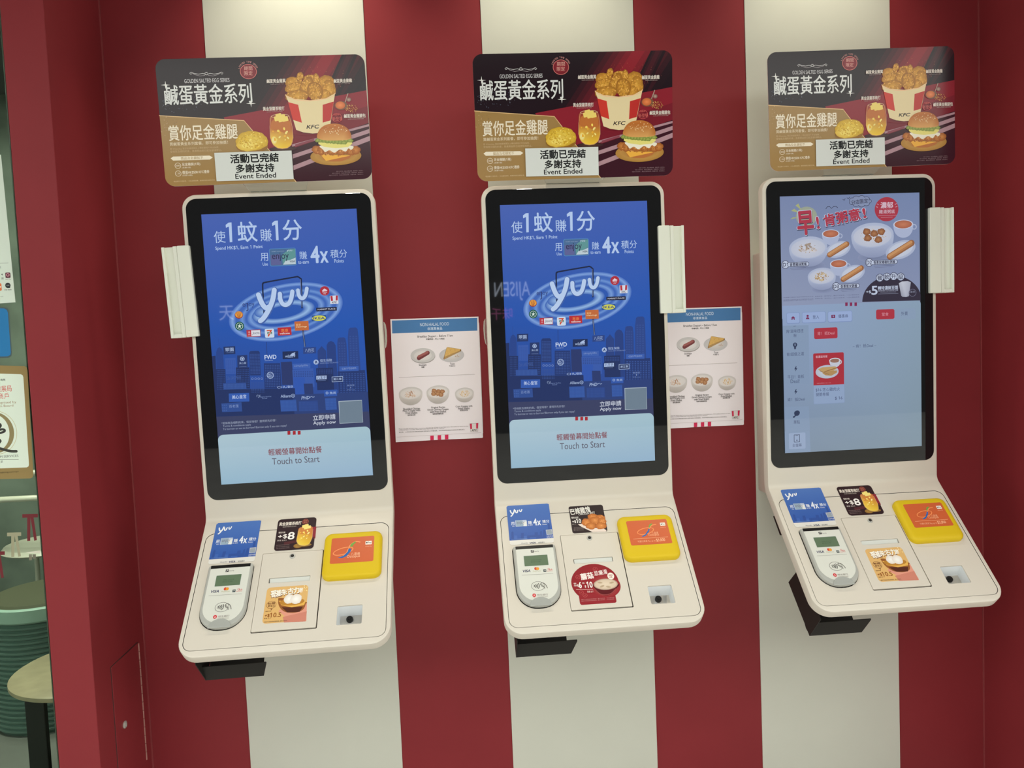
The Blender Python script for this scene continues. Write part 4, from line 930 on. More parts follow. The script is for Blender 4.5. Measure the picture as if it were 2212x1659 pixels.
('p',[(29.4,-46.7),(33.6,-22.3),(36.8,-20.9),(39,-24.3),(38.2,-44)],(52,82,154)),
('p',[(46.6,-19.9),(47.8,-4.9),(51.1,-1.1),(52.9,-5.3),(52.1,-45),(45.1,-44.5)],(52,82,154)),
('p',[(-46.1,-45.5),(-44.5,-33.2),(-36.7,-33.8),(-37.2,-46.1)],(66,100,176)),
('p',[(-20.3,-45.1),(-19.5,-36.6),(-11.7,-37.2),(-12.5,-45.6)],(66,100,176)),
('p',[(-4.2,-45.9),(-3.8,-42.7),(13,-43.2),(12.5,-47.1)],(66,100,176)),
('l',[(-48.4,46.1),(-47.2,40.2),(-44.3,36.5),(-40.1,38)],3.48,(236,236,240),1),
('l',[(-37,48.1),(-40.1,38.6),(-45.4,30.1),(-47.9,27.9)],3.48,(236,236,240),1),
('l',[(-34.6,45.2),(-34.4,40.7),(-32.7,37.8),(-30,39),(-28,45.4)],3.13,(236,236,240),1),
('l',[(-23.3,46.4),(-23,42.6),(-21.5,40.4),(-19.1,42),(-17.1,47.4)],2.79,(236,236,240),1),
('t','用',-45.3,4,9.1,10.7,(226,230,240),1,0,0),
('t','Use',-44.4,-4.1,5.9,3.7,(226,230,240),1,0,0),
('r',-22.9,3.4,30.6,20.1,1.1,0,(188,196,216)),
('p',[(-36.9,12.8),(-18.3,12.9),(-17.3,-6.4),(-37,-5.6)],(150,170,190)),
('p',[(-18.9,6.5),(-7.2,9),(-8.8,-7),(-16.7,-6.4)],(226,226,226)),
('t','enjoy',-24.2,4.2,20.4,12.1,(110,106,130),0,0,0),
('t','賺',0.8,3.8,10.2,10.8,(226,230,240),1,0,0),
('t','to earn',0.6,-4,13.6,3.3,(226,230,240),1,0,0),
('t','4',14.6,4.8,10.2,22.2,(226,230,240),3,0,0),
('t','x',25,1,10.2,14.8,(226,230,240),3,0,0),
('t','積分',43.5,4.8,18.8,10.1,(226,230,240),1,0,0),
('t','Points',39.3,-4.3,11.3,4,(226,230,240),1,0,0),
('p',[(40.7,-21.8),(56.6,-21.3),(57,-37.2),(41.1,-37.7)],(196,200,206)),
('p',[(41.7,-23.2),(55.4,-22.5),(56,-35.8),(42.4,-36.4)],(150,158,170)),
('t','立即申請',48.8,-42.2,17.4,4.6,(226,230,240),0,0,0),
('t','Apply now',48.5,-46.7,16.8,2.9,(226,230,240),0,0,0),
('l',[(-53,-44.7),(-11.1,-45.4)],0.9,(120,150,200),0),
('t','We prefer',-19.5,-59,18,4.2,(90,90,96),0,0,0),
('t','VISA',1.9,-59.3,15.8,5.2,(40,44,90),2,0,1),
('t','恒生銀行',24.6,-59.6,16.7,4.2,(90,90,96),0,0,0)
],
'sticker_drink': [
('r',0,0,101,97,9,0,(50,34,38)),
('p',[(5.6,16.6),(52,18.1),(52.4,-18.2),(7.3,-26.4)],(140,44,56)),
('p',[(-27.3,-23.6),(50.5,-12.9),(49,-19.6),(-26.3,-32.1)],(84,44,48)),
('t','黃金菠蘿茶梳打',-17.4,33.5,58.4,11.4,(226,216,206),2,0,0),
('t','GOLDEN PINEAPPLE TEA SODA',-18.4,23.8,35.3,3.2,(200,190,180),0,0,0),
('e',22,36,8,8.6,0,(110,50,46),(110,50,46)),
('o',22,36,8.3,8.9,7.4,7.9,0,(160,90,80),(160,90,80)),
('t','期間',21.6,38.8,9.2,4.3,(190,120,100),0,0,0),
('t','限定',22.1,33.5,9.2,4.3,(190,120,100),0,0,0),
('t','餐飲升級',-36.1,6.8,17.5,5.3,(226,216,206),1,0,0),
('t','+$',-33,-6.2,23.6,14.6,(236,230,224),2,0,0),
('t','8',-10.8,-5.2,17.5,23,(240,236,232),3,0,0),
('t','單售 $26.5',-33.5,-17.7,23.8,4.8,(200,190,184),1,0,0),
('e',9.9,-37.4,11.5,6.8,0,(176,140,74),(140,100,50)),
('e',25.4,-36.3,19,4.8,0,(150,114,60),(150,114,60)),
('p',[(9,18.1),(6.1,13.5),(5.2,7),(5.2,0.2),(5.1,-5.8),(4.5,-10.7),(4.1,-15.1),(4.1,-19.1),(4.6,-22.8),(5.9,-26.4),(7.7,-29.7),(9.9,-32.6),(12.5,-34.9),(15.4,-36.6),(18.8,-37.8),(22.3,-38.5),(25.7,-38.7),(29,-38.5),(32.3,-37.9),(35.4,-36.6),(38.1,-34.3),(40.2,-30.8),(41.9,-26.3),(43.2,-21.2),(44.1,-15.8),(44.5,-9.9),(44.5,-3.3),(44.2,3),(43.6,8.3),(43.3,12.4),(43,15.7),(41.8,18.2),(38.8,19.9),(32.5,20.9),(23.8,21.2),(15.2,20.4)],[(190,110,70),(199,127,70),(208,145,70),(217,162,70),(226,180,70),(227,185,73),(229,190,77),(230,195,80),(232,200,84),(233,201,84),(234,203,84),(235,204,84),(236,206,84),(235,203,78),(234,201,72),(233,198,66),(232,196,60),(230,193,60),(229,191,60),(227,188,60),(226,186,60),(226,184,60),(226,183,60),(226,181,60),(226,180,60),(218,162,60),(211,145,60),(203,127,60),(196,110,60),(194,110,62),(193,110,65),(191,110,67),(190,110,70),(190,110,70),(190,110,70),(190,110,70)]),
('p',[(12,11.6),(40.1,14.9),(41.7,-1.9),(10.6,-2.8)],(206,130,66)),
('n',25.4,-7.5,14.6,20.8,12,5.83,[(244,220,120),(234,190,70),(246,232,160)],7),
('r',19.7,21.1,9.4,9.2,1.5,10,(240,220,130)),
('r',26.8,23.3,9.4,9.2,1.5,10,(240,220,130)),
('r',33.1,18.2,9.4,9.2,1.5,10,(240,220,130)),
('r',24.5,16.5,9.4,9.2,1.5,10,(240,220,130)),
('l',[(9.8,18.7),(4.9,-9.2),(4.6,-22.8),(12.5,-34.9),(25.7,-38.7),(38.1,-34.3),(44.1,-15.8),(43.9,11.1)],0.97,(206,170,130),0),
('t','*優惠不可與其他折扣同時使用。圖片只供參考。',-29.2,-31.9,34.6,2.4,(150,130,130),0,0,0),
('t','*優惠不可與其他折扣同時使用。圖片只供參考。',-28.6,-37,34.5,2.4,(150,130,130),0,0,0),
('t','*優惠不可與其他折扣同時使用。圖片只供參考。',-28,-41.7,34.5,2.4,(150,130,130),0,0,0)
],
'sticker_bites': [
('r',0,0,94,86,6,0,(50,38,40)),
('t','巴辣雞塊',-16.6,28,55.4,20.1,(232,228,222),2,6,0),
('t','CHICKEN BITE',-0.5,17.2,45.5,6.2,(232,228,222),1,4,1),
('t','餐飲加配',-34.2,6.2,19.5,6.1,(226,220,214),1,0,0),
('t','+$',-38,-6.8,10.8,9.5,(236,232,228),3,0,0),
('t','10',-25.7,-4.9,13.1,14.2,(236,232,228),3,0,0),
('t','單售 $14',-39.2,-14.8,10.8,2.7,(200,190,184),0,0,0),
('p',[(-29.2,-15.5),(-19.8,-25.2),(-4.2,-35.3),(6,-42.7),(41.5,-43.2),(44.4,-39.7),(36.2,-32.5),(8.1,-29.5),(-15.3,-14.4)],(232,214,204)),
('b',14.9,4.5,14.9,10.9,0,(222,146,80),(180,100,44),90,0.1),
('n',14.9,4.5,11.9,8.8,10,2.01,[(196,120,56),(236,170,104)],0),
('b',34.3,-1,12.6,11.6,0,(222,146,80),(180,100,44),91,0.1),
('n',34.3,-1,10.1,9.3,10,2,[(196,120,56),(236,170,104)],1),
('b',-4.8,-11.1,13.7,12.2,0,(222,146,80),(180,100,44),92,0.1),
('n',-4.8,-11.1,10.9,9.7,10,1.99,[(196,120,56),(236,170,104)],2),
('b',18.9,-6.7,14.9,12.2,0,(222,146,80),(180,100,44),93,0.1),
('n',18.9,-6.7,11.9,9.8,10,2,[(196,120,56),(236,170,104)],3),
('b',37,-10.7,11.4,11.5,0,(222,146,80),(180,100,44),94,0.1),
('n',37,-10.7,9.1,9.2,10,2,[(196,120,56),(236,170,104)],4),
('b',4.8,-23.6,13.6,10.7,0,(222,146,80),(180,100,44),95,0.1),
('n',4.8,-23.6,10.9,8.6,10,1.99,[(196,120,56),(236,170,104)],5),
('b',31.8,-24.8,14.8,10.7,0,(222,146,80),(180,100,44),96,0.1),
('n',31.8,-24.8,11.8,8.6,10,1.99,[(196,120,56),(236,170,104)],6),
('t','*優惠不可與其他折扣同時使用。',-28.5,-26.2,28.3,2.3,(150,136,134),0,0,0),
('t','*優惠不可與其他折扣同時使用。',-29.1,-30.2,28.3,2.3,(150,136,134),0,0,0),
('t','*優惠不可與其他折扣同時使用。',-29.7,-34.2,28.2,2.3,(150,136,134),0,0,0)
],
'sticker_mochi': [
('r',0,0,101,96,9,0,(220,176,112)),
('p',[(19.5,-47.2),(-15.7,-18.2),(-6.3,-7.1),(50.9,-2.9),(54,-48.6),(46.2,-50)],(220,150,130)),
('p',[(-3.2,-33.8),(52.9,-23.8),(52.8,-49.9),(1.2,-48.6)],(204,130,112)),
('t','哥',-32.1,28.2,17.5,22.2,(130,90,64),3,10,0),
('t','哥',-32.3,29.2,15.3,19.8,(246,238,226),3,10,0),
('t','基',-19.9,30.2,17.6,20.4,(130,90,64),3,10,0),
('t','基',-20.1,31.2,15.4,18,(246,238,226),3,10,0),
('t','朱',-7.6,31.6,17.6,19.2,(130,90,64),3,10,0),
('t','朱',-7.8,32.6,15.4,16.7,(246,238,226),3,10,0),
('t','古',7.9,33.4,17.6,20.5,(130,90,64),3,10,0),
('t','古',7.8,34.4,15.4,18,(246,238,226),3,10,0),
('t','力',22,34.1,17.6,20.5,(130,90,64),3,10,0),
('t','力',21.8,35.1,15.4,18,(246,238,226),3,10,0),
('t','製作',33.6,34.8,8.3,13.7,(246,238,226),2,0,0),
('n',41.5,37.2,8.3,9.3,16,1.93,[(250,236,196),(240,220,160)],4),
('p',[(-19.1,10.3),(-19.7,13.3),(-20.2,15.8),(-18.8,17.4),(-13.2,17.3),(-0.7,14.8),(16.8,10.4),(34.3,5.7),(46.3,1.9),(51,0),(51.4,-1.2),(49.7,-2.3),(48.3,-4.2),(47.8,-7.4),(46.9,-11.4),(45.4,-15.3),(43,-18.6),(39.6,-21),(35.2,-22.9),(30.3,-24.3),(25,-25),(19.2,-25),(12.7,-24.3),(6.2,-23),(0.6,-21),(-4,-18.1),(-8.1,-14.5),(-11.6,-10.5),(-14.4,-6.5),(-16.6,-2.2),(-18.1,2.4),(-18.9,6.7)],(150,92,48)),
('p',[(-8.8,-8.4),(42.3,-11.1),(35.6,-23.8),(6.2,-22.9)],(84,44,34)),
('p',[(-17.8,10.2),(47.6,3.3),(44.5,-6.9),(15.4,-10.4),(-10.9,-2.3)],(226,176,86)),
('e',14.3,4.6,29.9,9.7,0,(206,150,66),(180,124,52)),
('b',6.2,12.7,12,12.8,0,(244,240,236),(226,216,208),5,0.06),
('b',23.8,11.3,13.6,13.4,0,(246,242,238),(228,218,210),6,0.06),
('o',-34.8,0.5,11.9,10.3,11.1,9.4,0,(140,92,60),(140,92,60)),
('p',[(-36.8,-8.8),(-32.1,-14.5),(-30.6,-9.3)],(140,92,60)),
('t','軟糯',-35,4.1,17.4,6.1,(120,76,50),1,0,0),
('t','夏至芯',-34.1,-2.5,17.3,5.4,(120,76,50),1,0,0),
('t','餐飲升級',-39.8,-16.2,13.5,3,(120,80,50),0,0,0),
('t','+$',-40.9,-27.8,11.8,10.1,(150,88,40),2,0,0),
('t','10.5',-21.3,-27.1,27.1,12.5,(150,88,40),2,0,0),
('t','單售 $12',-39.5,-34.9,16.1,3.5,(120,80,50),0,0,0),
('t','*優惠不可與其他折扣同時使用。圖片只供參考。',-18.8,-44.1,55.5,3.2,(110,80,60),0,0,0)
],
'sticker_soup': [
('e',-0.5,2.5,60,53,0,(150,38,46),(140,34,42)),
('r',-1,-42,91,28,5,0,(146,40,48)),
('e',25,-8.6,37.3,32.6,0,(176,90,84),(146,38,46)),
('t','蘑菇',-18.1,22,33.6,18.7,(238,226,222),3,6,0),
('t','忌廉湯',18.1,29.3,34.6,14,(238,226,222),1,6,0),
('o',5.9,40.3,6,5.5,5.2,4.6,0,(190,90,90),(190,90,90)),
('l',[(3.5,38.6),(8.4,41.9)],1.15,(190,90,90),0),
('o',-41.4,20.7,5.9,5.4,5.1,4.5,0,(190,90,90),(190,90,90)),
('l',[(-43.8,19),(-39,22.3)],1.14,(190,90,90),0),
('o',-38.8,-22.2,5.8,5.2,5,4.4,0,(190,90,90),(190,90,90)),
('l',[(-41.2,-23.7),(-36.4,-20.6)],1.11,(190,90,90),0),
('o',-30.8,-30.9,5.8,5.2,5,4.3,0,(190,90,90),(190,90,90)),
('l',[(-33.2,-32.5),(-28.4,-29.3)],1.11,(190,90,90),0),
('p',[(-4.1,-0.6),(-8.3,-3),(-7.8,-7),(-5.2,-11.4),(-3,-15.4),(-1.8,-18.8),(-0.2,-22),(1.9,-25),(4.4,-27.7),(7.5,-30.1),(11.2,-32.4),(15.1,-34.2),(19.1,-35.1),(23.2,-35.2),(27.6,-34.5),(31.8,-33.2),(35.8,-31.4),(39.4,-29),(42.8,-26),(45.9,-22.6),(48.7,-19.2),(52.6,-15.5),(57.3,-11.6),(59.6,-7.9),(56.6,-5),(44.8,-2.7),(26.7,-1),(8.3,-0.1)],(92,24,30)),
('l',[(-3.2,-16.9),(6.8,-29.3),(19.5,-33.1),(34.6,-30.4),(48.2,-19.1)],1.96,(150,70,70),1),
('e',25.5,-4.2,30.5,15.5,0,(206,190,172),(184,160,142)),
('e',25.5,-4.2,27.2,13.1,0,(222,204,182),(208,188,166)),
('e',15.4,-9.4,6.4,2.7,20,(176,152,126),(194,172,146)),
('e',31.1,-12,6.4,2.7,-14,(176,152,126),(194,172,146)),
('e',41.2,-0.9,6.4,2.7,10,(176,152,126),(194,172,146)),
('e',11.8,1.2,6.4,2.7,-10,(176,152,126),(194,172,146)),
('e',42.2,17.6,8.6,9.7,0,(238,226,216),(238,226,216)),
('t','期間限定',42.4,20,10.2,4.2,(150,40,46),1,0,0),
('t','供應',41.7,14.6,7.5,4.2,(150,40,46),1,0,0),
('t','餐飲',-51.3,2.9,6.9,4.7,(232,214,210),1,0,0),
('t','升級',-51.8,-3,6.4,4.1,(232,214,210),1,0,0),
('t','+$',-45.7,-3.5,4.8,8.9,(236,226,222),2,0,0),
('t','6',-38.9,-1.9,7.2,17.8,(240,232,228),3,0,0),
('t','單點',-30.3,2.8,5.9,4.2,(232,214,210),1,0,0),
('t','$',-26.4,-7.2,3.7,7.1,(236,226,222),2,0,0),
('t','10',-15.5,-2.7,15.5,17.8,(240,232,228),3,0,0),
('l',[(-50.9,-13.4),(-8.5,-16.5)],0.84,(226,190,186),0),
('t','單售 $17',-16.4,-22.1,15.4,5.8,(226,196,190),1,0,0),
('t','*優惠不可與其他折扣同時使用。圖片只供參考，一切以實物為準。',-1,-42.3,84.7,2.6,(206,140,140),0,0,0),
('t','*優惠不可與其他折扣同時使用。圖片只供參考，一切以實物為準。',-1.6,-46.3,84.6,2.6,(206,140,140),0,0,0)
],
'octopus_plain': [
('r',0,0,109,75,4,0,(204,98,58)),
('o',-23.2,-2.6,26.2,10.6,23.9,8.3,14,(238,150,96),(238,150,96)),
('l',[(-30.4,-20),(-16.9,-12.9),(-9.5,4.5),(-5.8,14.2),(6.5,23.3),(18,21.3)],2.74,(234,150,96),1),
('p',[(-36,-21.2),(-20.9,-15.9),(-11.7,-5.2),(-9.5,4.5),(-3.2,3),(-3.8,-4.8),(-13.7,-18.1),(-24.7,-22.7)],(40,100,172)),
('p',[(-7,10),(-4,17.4),(5.9,24.3),(8,21.5),(1.3,13.6),(-0.7,8.8)],(110,160,70)),
('t','八達通',8.4,-12.7,22.7,8.6,(244,196,160),0,0,0),
('t','Octopus',3.7,-20.5,33.1,9.8,(244,196,160),0,0,0),
('r',40.5,17.5,16.1,10.8,1.1,0,(236,226,216)),
('t','Pay',43,17.3,8.6,5.4,(50,46,46),1,0,0),
('e',35.9,17.9,1.7,2.4,0,(50,46,46),(50,46,46)),
('t','Mobile Pay',40.8,6.1,15.7,3,(240,190,160),0,0,0)
],
'octopus_limit': [
('r',0,0,109,75,4,0,(204,98,58)),
('o',-8.4,3.9,23.6,9.9,21.6,7.9,12,(236,146,90),(236,146,90)),
('l',[(-20,-11),(-7.1,-3.7),(1.2,8.8),(12.2,20.3),(22.9,22.2)],2.42,(234,146,90),1),
('p',[(-22.3,-11.5),(-10.4,-5.8),(-2.7,4.2),(0.9,10.5),(4.2,9.6),(0,0.7),(-10.2,-10),(-17.6,-13.1)],(40,100,172)),
('p',[(1.8,14.4),(5.8,22.8),(13,26.9),(13.4,23.6),(7.8,18.6),(5,13.5)],(110,160,70)),
('t','八達通',14.8,-3.7,18.2,7.3,(240,180,140),0,0,0),
('t','Octopus',10.8,-9.9,27.9,8.5,(240,180,140),0,0,0),
('r',41.4,21.8,13.6,9.8,1.1,0,(236,226,216)),
('t','Pay',43.3,21.4,6.8,4.7,(50,46,46),1,0,0),
('e',37.7,21.8,1.4,2,0,(50,46,46),(50,46,46)),
('t','Mobile Pay',40.3,11.7,14.1,2.7,(240,190,160),0,0,0),
('l',[(-45.4,-18.2),(46.9,-18)],0.9,(240,180,140),0),
('t','可繳付高達 Pay up to',-12,-27.1,47.2,7.1,(240,180,140),0,0,0),
('t','$3,000',25.4,-26.2,23.6,9.8,(246,190,150),1,0,0)
],
'terminal_print': [
('r',-6.4,53.6,7.7,7.5,0.8,0,(52,50,52)),
('t','P',-6.4,53.6,4.4,5,(226,224,218),2,0,1),
('t','Smart Pay',4.9,52.5,11.8,3.8,(110,106,104),1,0,0),
('t','VISA',-26.5,-2.1,19,7.2,(40,44,84),3,0,1),
('e',-2.6,2.9,3.8,4.2,0,(206,70,50),(206,70,50)),
('e',2.2,2.5,3.8,4.2,0,(226,150,50),(226,150,50)),
('t','PayPass',-0.7,-4.5,19.8,4.2,(176,170,130),0,0,0),
('r',19.5,-4.3,7.5,7,0.8,0,(52,66,70)),
('t','JCB',19.6,-4.2,5.4,3,(226,224,218),1,0,0),
('t','Q',29.9,-1,4.8,6.1,(206,60,66),1,0,0),
('t','ick',36,-2,7.5,4.2,(206,60,66),1,0,0),
('t','QuickPass',32,-6.3,14.5,2.7,(206,80,80),0,0,0),
('l',[(-39.7,-13.2),(40,-13.8)],0.71,(150,146,140),0),
('o',-2.2,-46.1,16.9,12.9,15.9,12,-2,(110,106,102),(110,106,102)),
('l',[(-12,-42.9),(-10,-44.7),(-10.2,-46.4),(-12.5,-47.9)],1.67,(70,68,66),1),
('l',[(-8.1,-41.7),(-6.3,-44.5),(-6.6,-47.1),(-9,-49.6)],1.67,(70,68,66),1),
('l',[(-4.3,-40.5),(-2.6,-44.4),(-2.9,-47.8),(-5.4,-51.3)],1.68,(70,68,66),1),
('l',[(-0.4,-39.3),(1.2,-44.2),(0.7,-48.6),(-1.9,-53.1)],1.68,(70,68,66),1),
('l',[(20.6,-53.1),(17.6,-44.6),(12.4,-39),(7.1,-38.6),(4.6,-42.5),(9.1,-44.6),(11.8,-48.9),(13.9,-53.8)],1.67,(110,106,102),1),
('l',[(4.6,-42.5),(7.7,-48),(10.7,-49.4)],1.4,(110,106,102),1),
('e',-14.3,-70.8,4.4,4.9,0,(204,50,58),(204,50,58)),
('t','A',-14.2,-70.8,3.9,5.7,(236,226,220),2,0,0),
('t','恒生銀行',6.5,-70.6,26.7,5.2,(150,140,136),0,0,0),
('t','HANG SENG BANK',6.1,-76.1,26.1,2.6,(170,160,154),0,0,0)
],
'terminal_lcd': [
('r',0,0,61,30,1,0,(96,116,92)),
('t','WELCOME',0.8,1.5,27.1,3.7,(74,94,74),0,0,0),
('t','歡迎光臨',-1.1,-3.6,24.4,4,(74,94,74),0,0,0)
],
'certificate': [
('p',[(-174.1,-7),(-8.8,-19.1),(-4.1,-22.6),(-2.8,-29.3),(-8,-284.8),(-9.8,-292.1),(-15.3,-294.8),(-186.1,-289.8)],(140,118,72)),
('p',[(-158.4,-27.8),(-19,-38.5),(-14.8,-41.3),(-13.6,-46.3),(-16.6,-260.1),(-18,-264.8),(-22.1,-267.2),(-164.9,-265)],(212,222,208)),
('t','優質旅遊服務計劃全年有效',-88.8,-50,65.7,5.5,(60,60,52),2,0,0),
('t','香港旅遊發展局',-86.8,-71.8,87.1,15.1,(196,70,62),0,0,0),
('t','認可優質商戶',-91.3,-89.6,80.9,14.7,(196,70,62),0,0,0),
('t','Quality shops recognised by',-90.9,-106.2,112.4,7.4,(150,120,80),0,0,0),
('t','Hong Kong Tourism Board',-95,-114.4,105.4,7,(150,120,80),0,0,0),
('o',-89.6,-178.2,44.2,49.9,33.4,44.4,0,(136,122,84),(136,122,84)),
('o',-87.8,-178.3,49.2,53.6,48.1,52.5,0,(190,180,140),(190,180,140)),
('l',[(-98.8,-161.1),(-80.8,-156.5),(-75.3,-162.3),(-85.6,-172.9),(-73.1,-170.7),(-67,-172.9),(-70.1,-177.4),(-89.8,-181.9)],5.4,(50,50,46),1),
('l',[(-93.9,-189.1),(-78.8,-199.1),(-92.1,-211.4),(-61.3,-224.2),(-43.8,-226.2)],6.49,(56,56,50),1),
('t','QUALITY TOURISM SERVICES',-95,-238,110.8,6.7,(90,94,84),0,0,0),
('l',[(-154.2,-240.4),(-39.7,-246.5)],0.9,(120,124,110),0),
('t','優質旅遊服務 服務業 部',-107.2,-249.8,60.1,5.9,(90,94,84),0,0,0),
('t','www.discoverhongkong.com/qts',-87.3,-276.7,90.2,4.8,(80,66,40),0,0,0)
],
'payment_poster': [
('p',[(-104,490.6),(-24.9,488.7),(-18.2,135.9),(-99.6,133.5)],(206,216,204)),
('l',[(-95,230.7),(-27.4,231.1)],0.9,(150,156,146),0),
('t','Accepted',-56.1,220.7,20.1,6.8,(80,84,80),0,0,0),
('r',-30.8,201.6,11.9,13,2.1,0,(84,40,52)),
('o',-31,202.6,3.9,4,2.4,2.5,0,(214,150,160),(214,150,160)),
('t','BoC Pay',-30.8,192,12.2,3.1,(110,60,66),1,0,0),
('p',[(-46.1,204.3),(-42.9,206.4),(-43.3,201.1)],(70,74,70)),
('t','圖',-43.8,194.7,4.7,4.9,(90,94,90),0,0,0),
('r',-53.9,174.1,12.7,17.9,2.7,0,(214,110,60)),
('t','P',-51.8,172.7,6.5,7.4,(240,220,200),1,0,0),
('e',-32.7,177.3,6.2,6.5,0,(40,44,44),(40,44,44)),
('p',[(-30.9,176.6),(-27.2,170.9),(-32.6,171.1)],(40,44,44)),
('t','((•))',-32.5,177.3,6.2,3.7,(190,196,190),0,0,0),
('t','Dat bank',-32.9,167.1,16.6,3.1,(60,62,60),1,0,0),
('t','Terms apply',-53.7,151.2,17.8,3.1,(140,144,136),0,0,0)
],
'tie_decals': [
('p',[(-41.9,-382.4),(-5.2,-383.6),(-5.8,-392.5),(-42.6,-391.3)],(104,30,38)),
('p',[(-30.9,-391.5),(-23.3,-391),(-28.1,-449.5),(-35.3,-449.8)],(104,30,38)),
('p',[(-23.3,-391),(-16.1,-391),(-12.3,-448.8),(-18.7,-450.1)],(104,30,38)),
('p',[(-81,-426.1),(-48,-427.2),(-48.7,-436.2),(-81.7,-435.1)],(150,146,120)),
('p',[(-71.9,-435.2),(-64.2,-434.7),(-68.6,-487.1),(-75.8,-487.3)],(150,146,120)),
('p',[(-64.2,-434.7),(-57,-434.7),(-52.9,-486.6),(-59.3,-487.7)],(150,146,120)),
('p',[(-126.5,-470.7),(-89.9,-472),(-90.6,-481),(-127.2,-479.6)],(104,30,38)),
('p',[(-115.6,-479.9),(-107.9,-479.4),(-112.9,-538),(-120.1,-538.3)],(104,30,38)),
('p',[(-107.9,-479.4),(-100.8,-479.4),(-97.1,-537.4),(-103.5,-538.6)],(104,30,38)),
('p',[(-40.3,-478),(-6.3,-474.9),(-6.9,-482.9),(-34.9,-480.2)],(206,204,186)),
('p',[(-34,-483.1),(-26.5,-483.1),(-27.7,-498.3),(-34.4,-498.3)],(120,116,100)),
('p',[(-25.7,-483.7),(-17.1,-483.7),(-18,-494.9),(-25.6,-495.1)],(110,106,92))
],
'blue_plate': [
('p',[(-114.7,130.3),(-43.8,125.1),(-36.4,121.1),(-34.6,113.3),(-35.6,13.8),(-37.3,6.7),(-44.2,2.6),(-118.7,3.4)],(70,84,86)),
('p',[(-113.5,126.6),(-45.2,122.1),(-39.6,118.1),(-37.7,111.2),(-38.4,15.4),(-40.1,9.3),(-46.3,6.4),(-116.9,7)],(30,112,168))
],
}


TXT = {}
def prepare_texts():
    keys = set()
    for ops in list(ART.values()) + [EXTRA]:
        for o in ops:
            if o[0] == 't': keys.add((o[1], 0, o[9]))
            if o[0] == 'a': keys |= {(ch, 0, 0) for ch in o[1] if ch != ' '}
    obs = []
    for k in sorted(keys):
        cu = bpy.data.curves.new('lettering', 'FONT')
        cu.body = k[0].replace('1', '\U0001D7E3'); cu.size = 1.0; cu.resolution_u = 3; cu.fill_mode = 'FRONT'
        cu.shear = 0.22 if k[2] else 0.0
        o = bpy.data.objects.new('lettering', cu); C.objects.link(o); obs.append((k, o))
    bpy.context.view_layer.update()
    dg = bpy.context.evaluated_depsgraph_get()
    for k, o in obs:
        e = o.evaluated_get(dg); me = e.to_mesh()
        vs = [(v.co.x, v.co.y) for v in me.vertices]; fs = [tuple(p.vertices) for p in me.polygons]
        if vs:
            x0 = min(v[0] for v in vs); x1 = max(v[0] for v in vs); y0 = min(v[1] for v in vs); y1 = max(v[1] for v in vs)
            TXT[k] = ([((x - (x0 + x1) / 2) / max(x1 - x0, 1e-6), (y - (y0 + y1) / 2) / max(y1 - y0, 1e-6)) for x, y in vs], fs)
        e.to_mesh_clear()
    for k, o in obs:
        cu = o.data; bpy.data.objects.remove(o); bpy.data.curves.remove(cu)
EXTRA = [('t', 'AJISEN RAMEN', 0, 0, 1, 1, 0, 0, 0, 0), ('t', '味千拉麵', 0, 0, 1, 1, 0, 1, 0, 0), ('t', '天', 0, 0, 1, 1, 0, 0, 0, 0)]

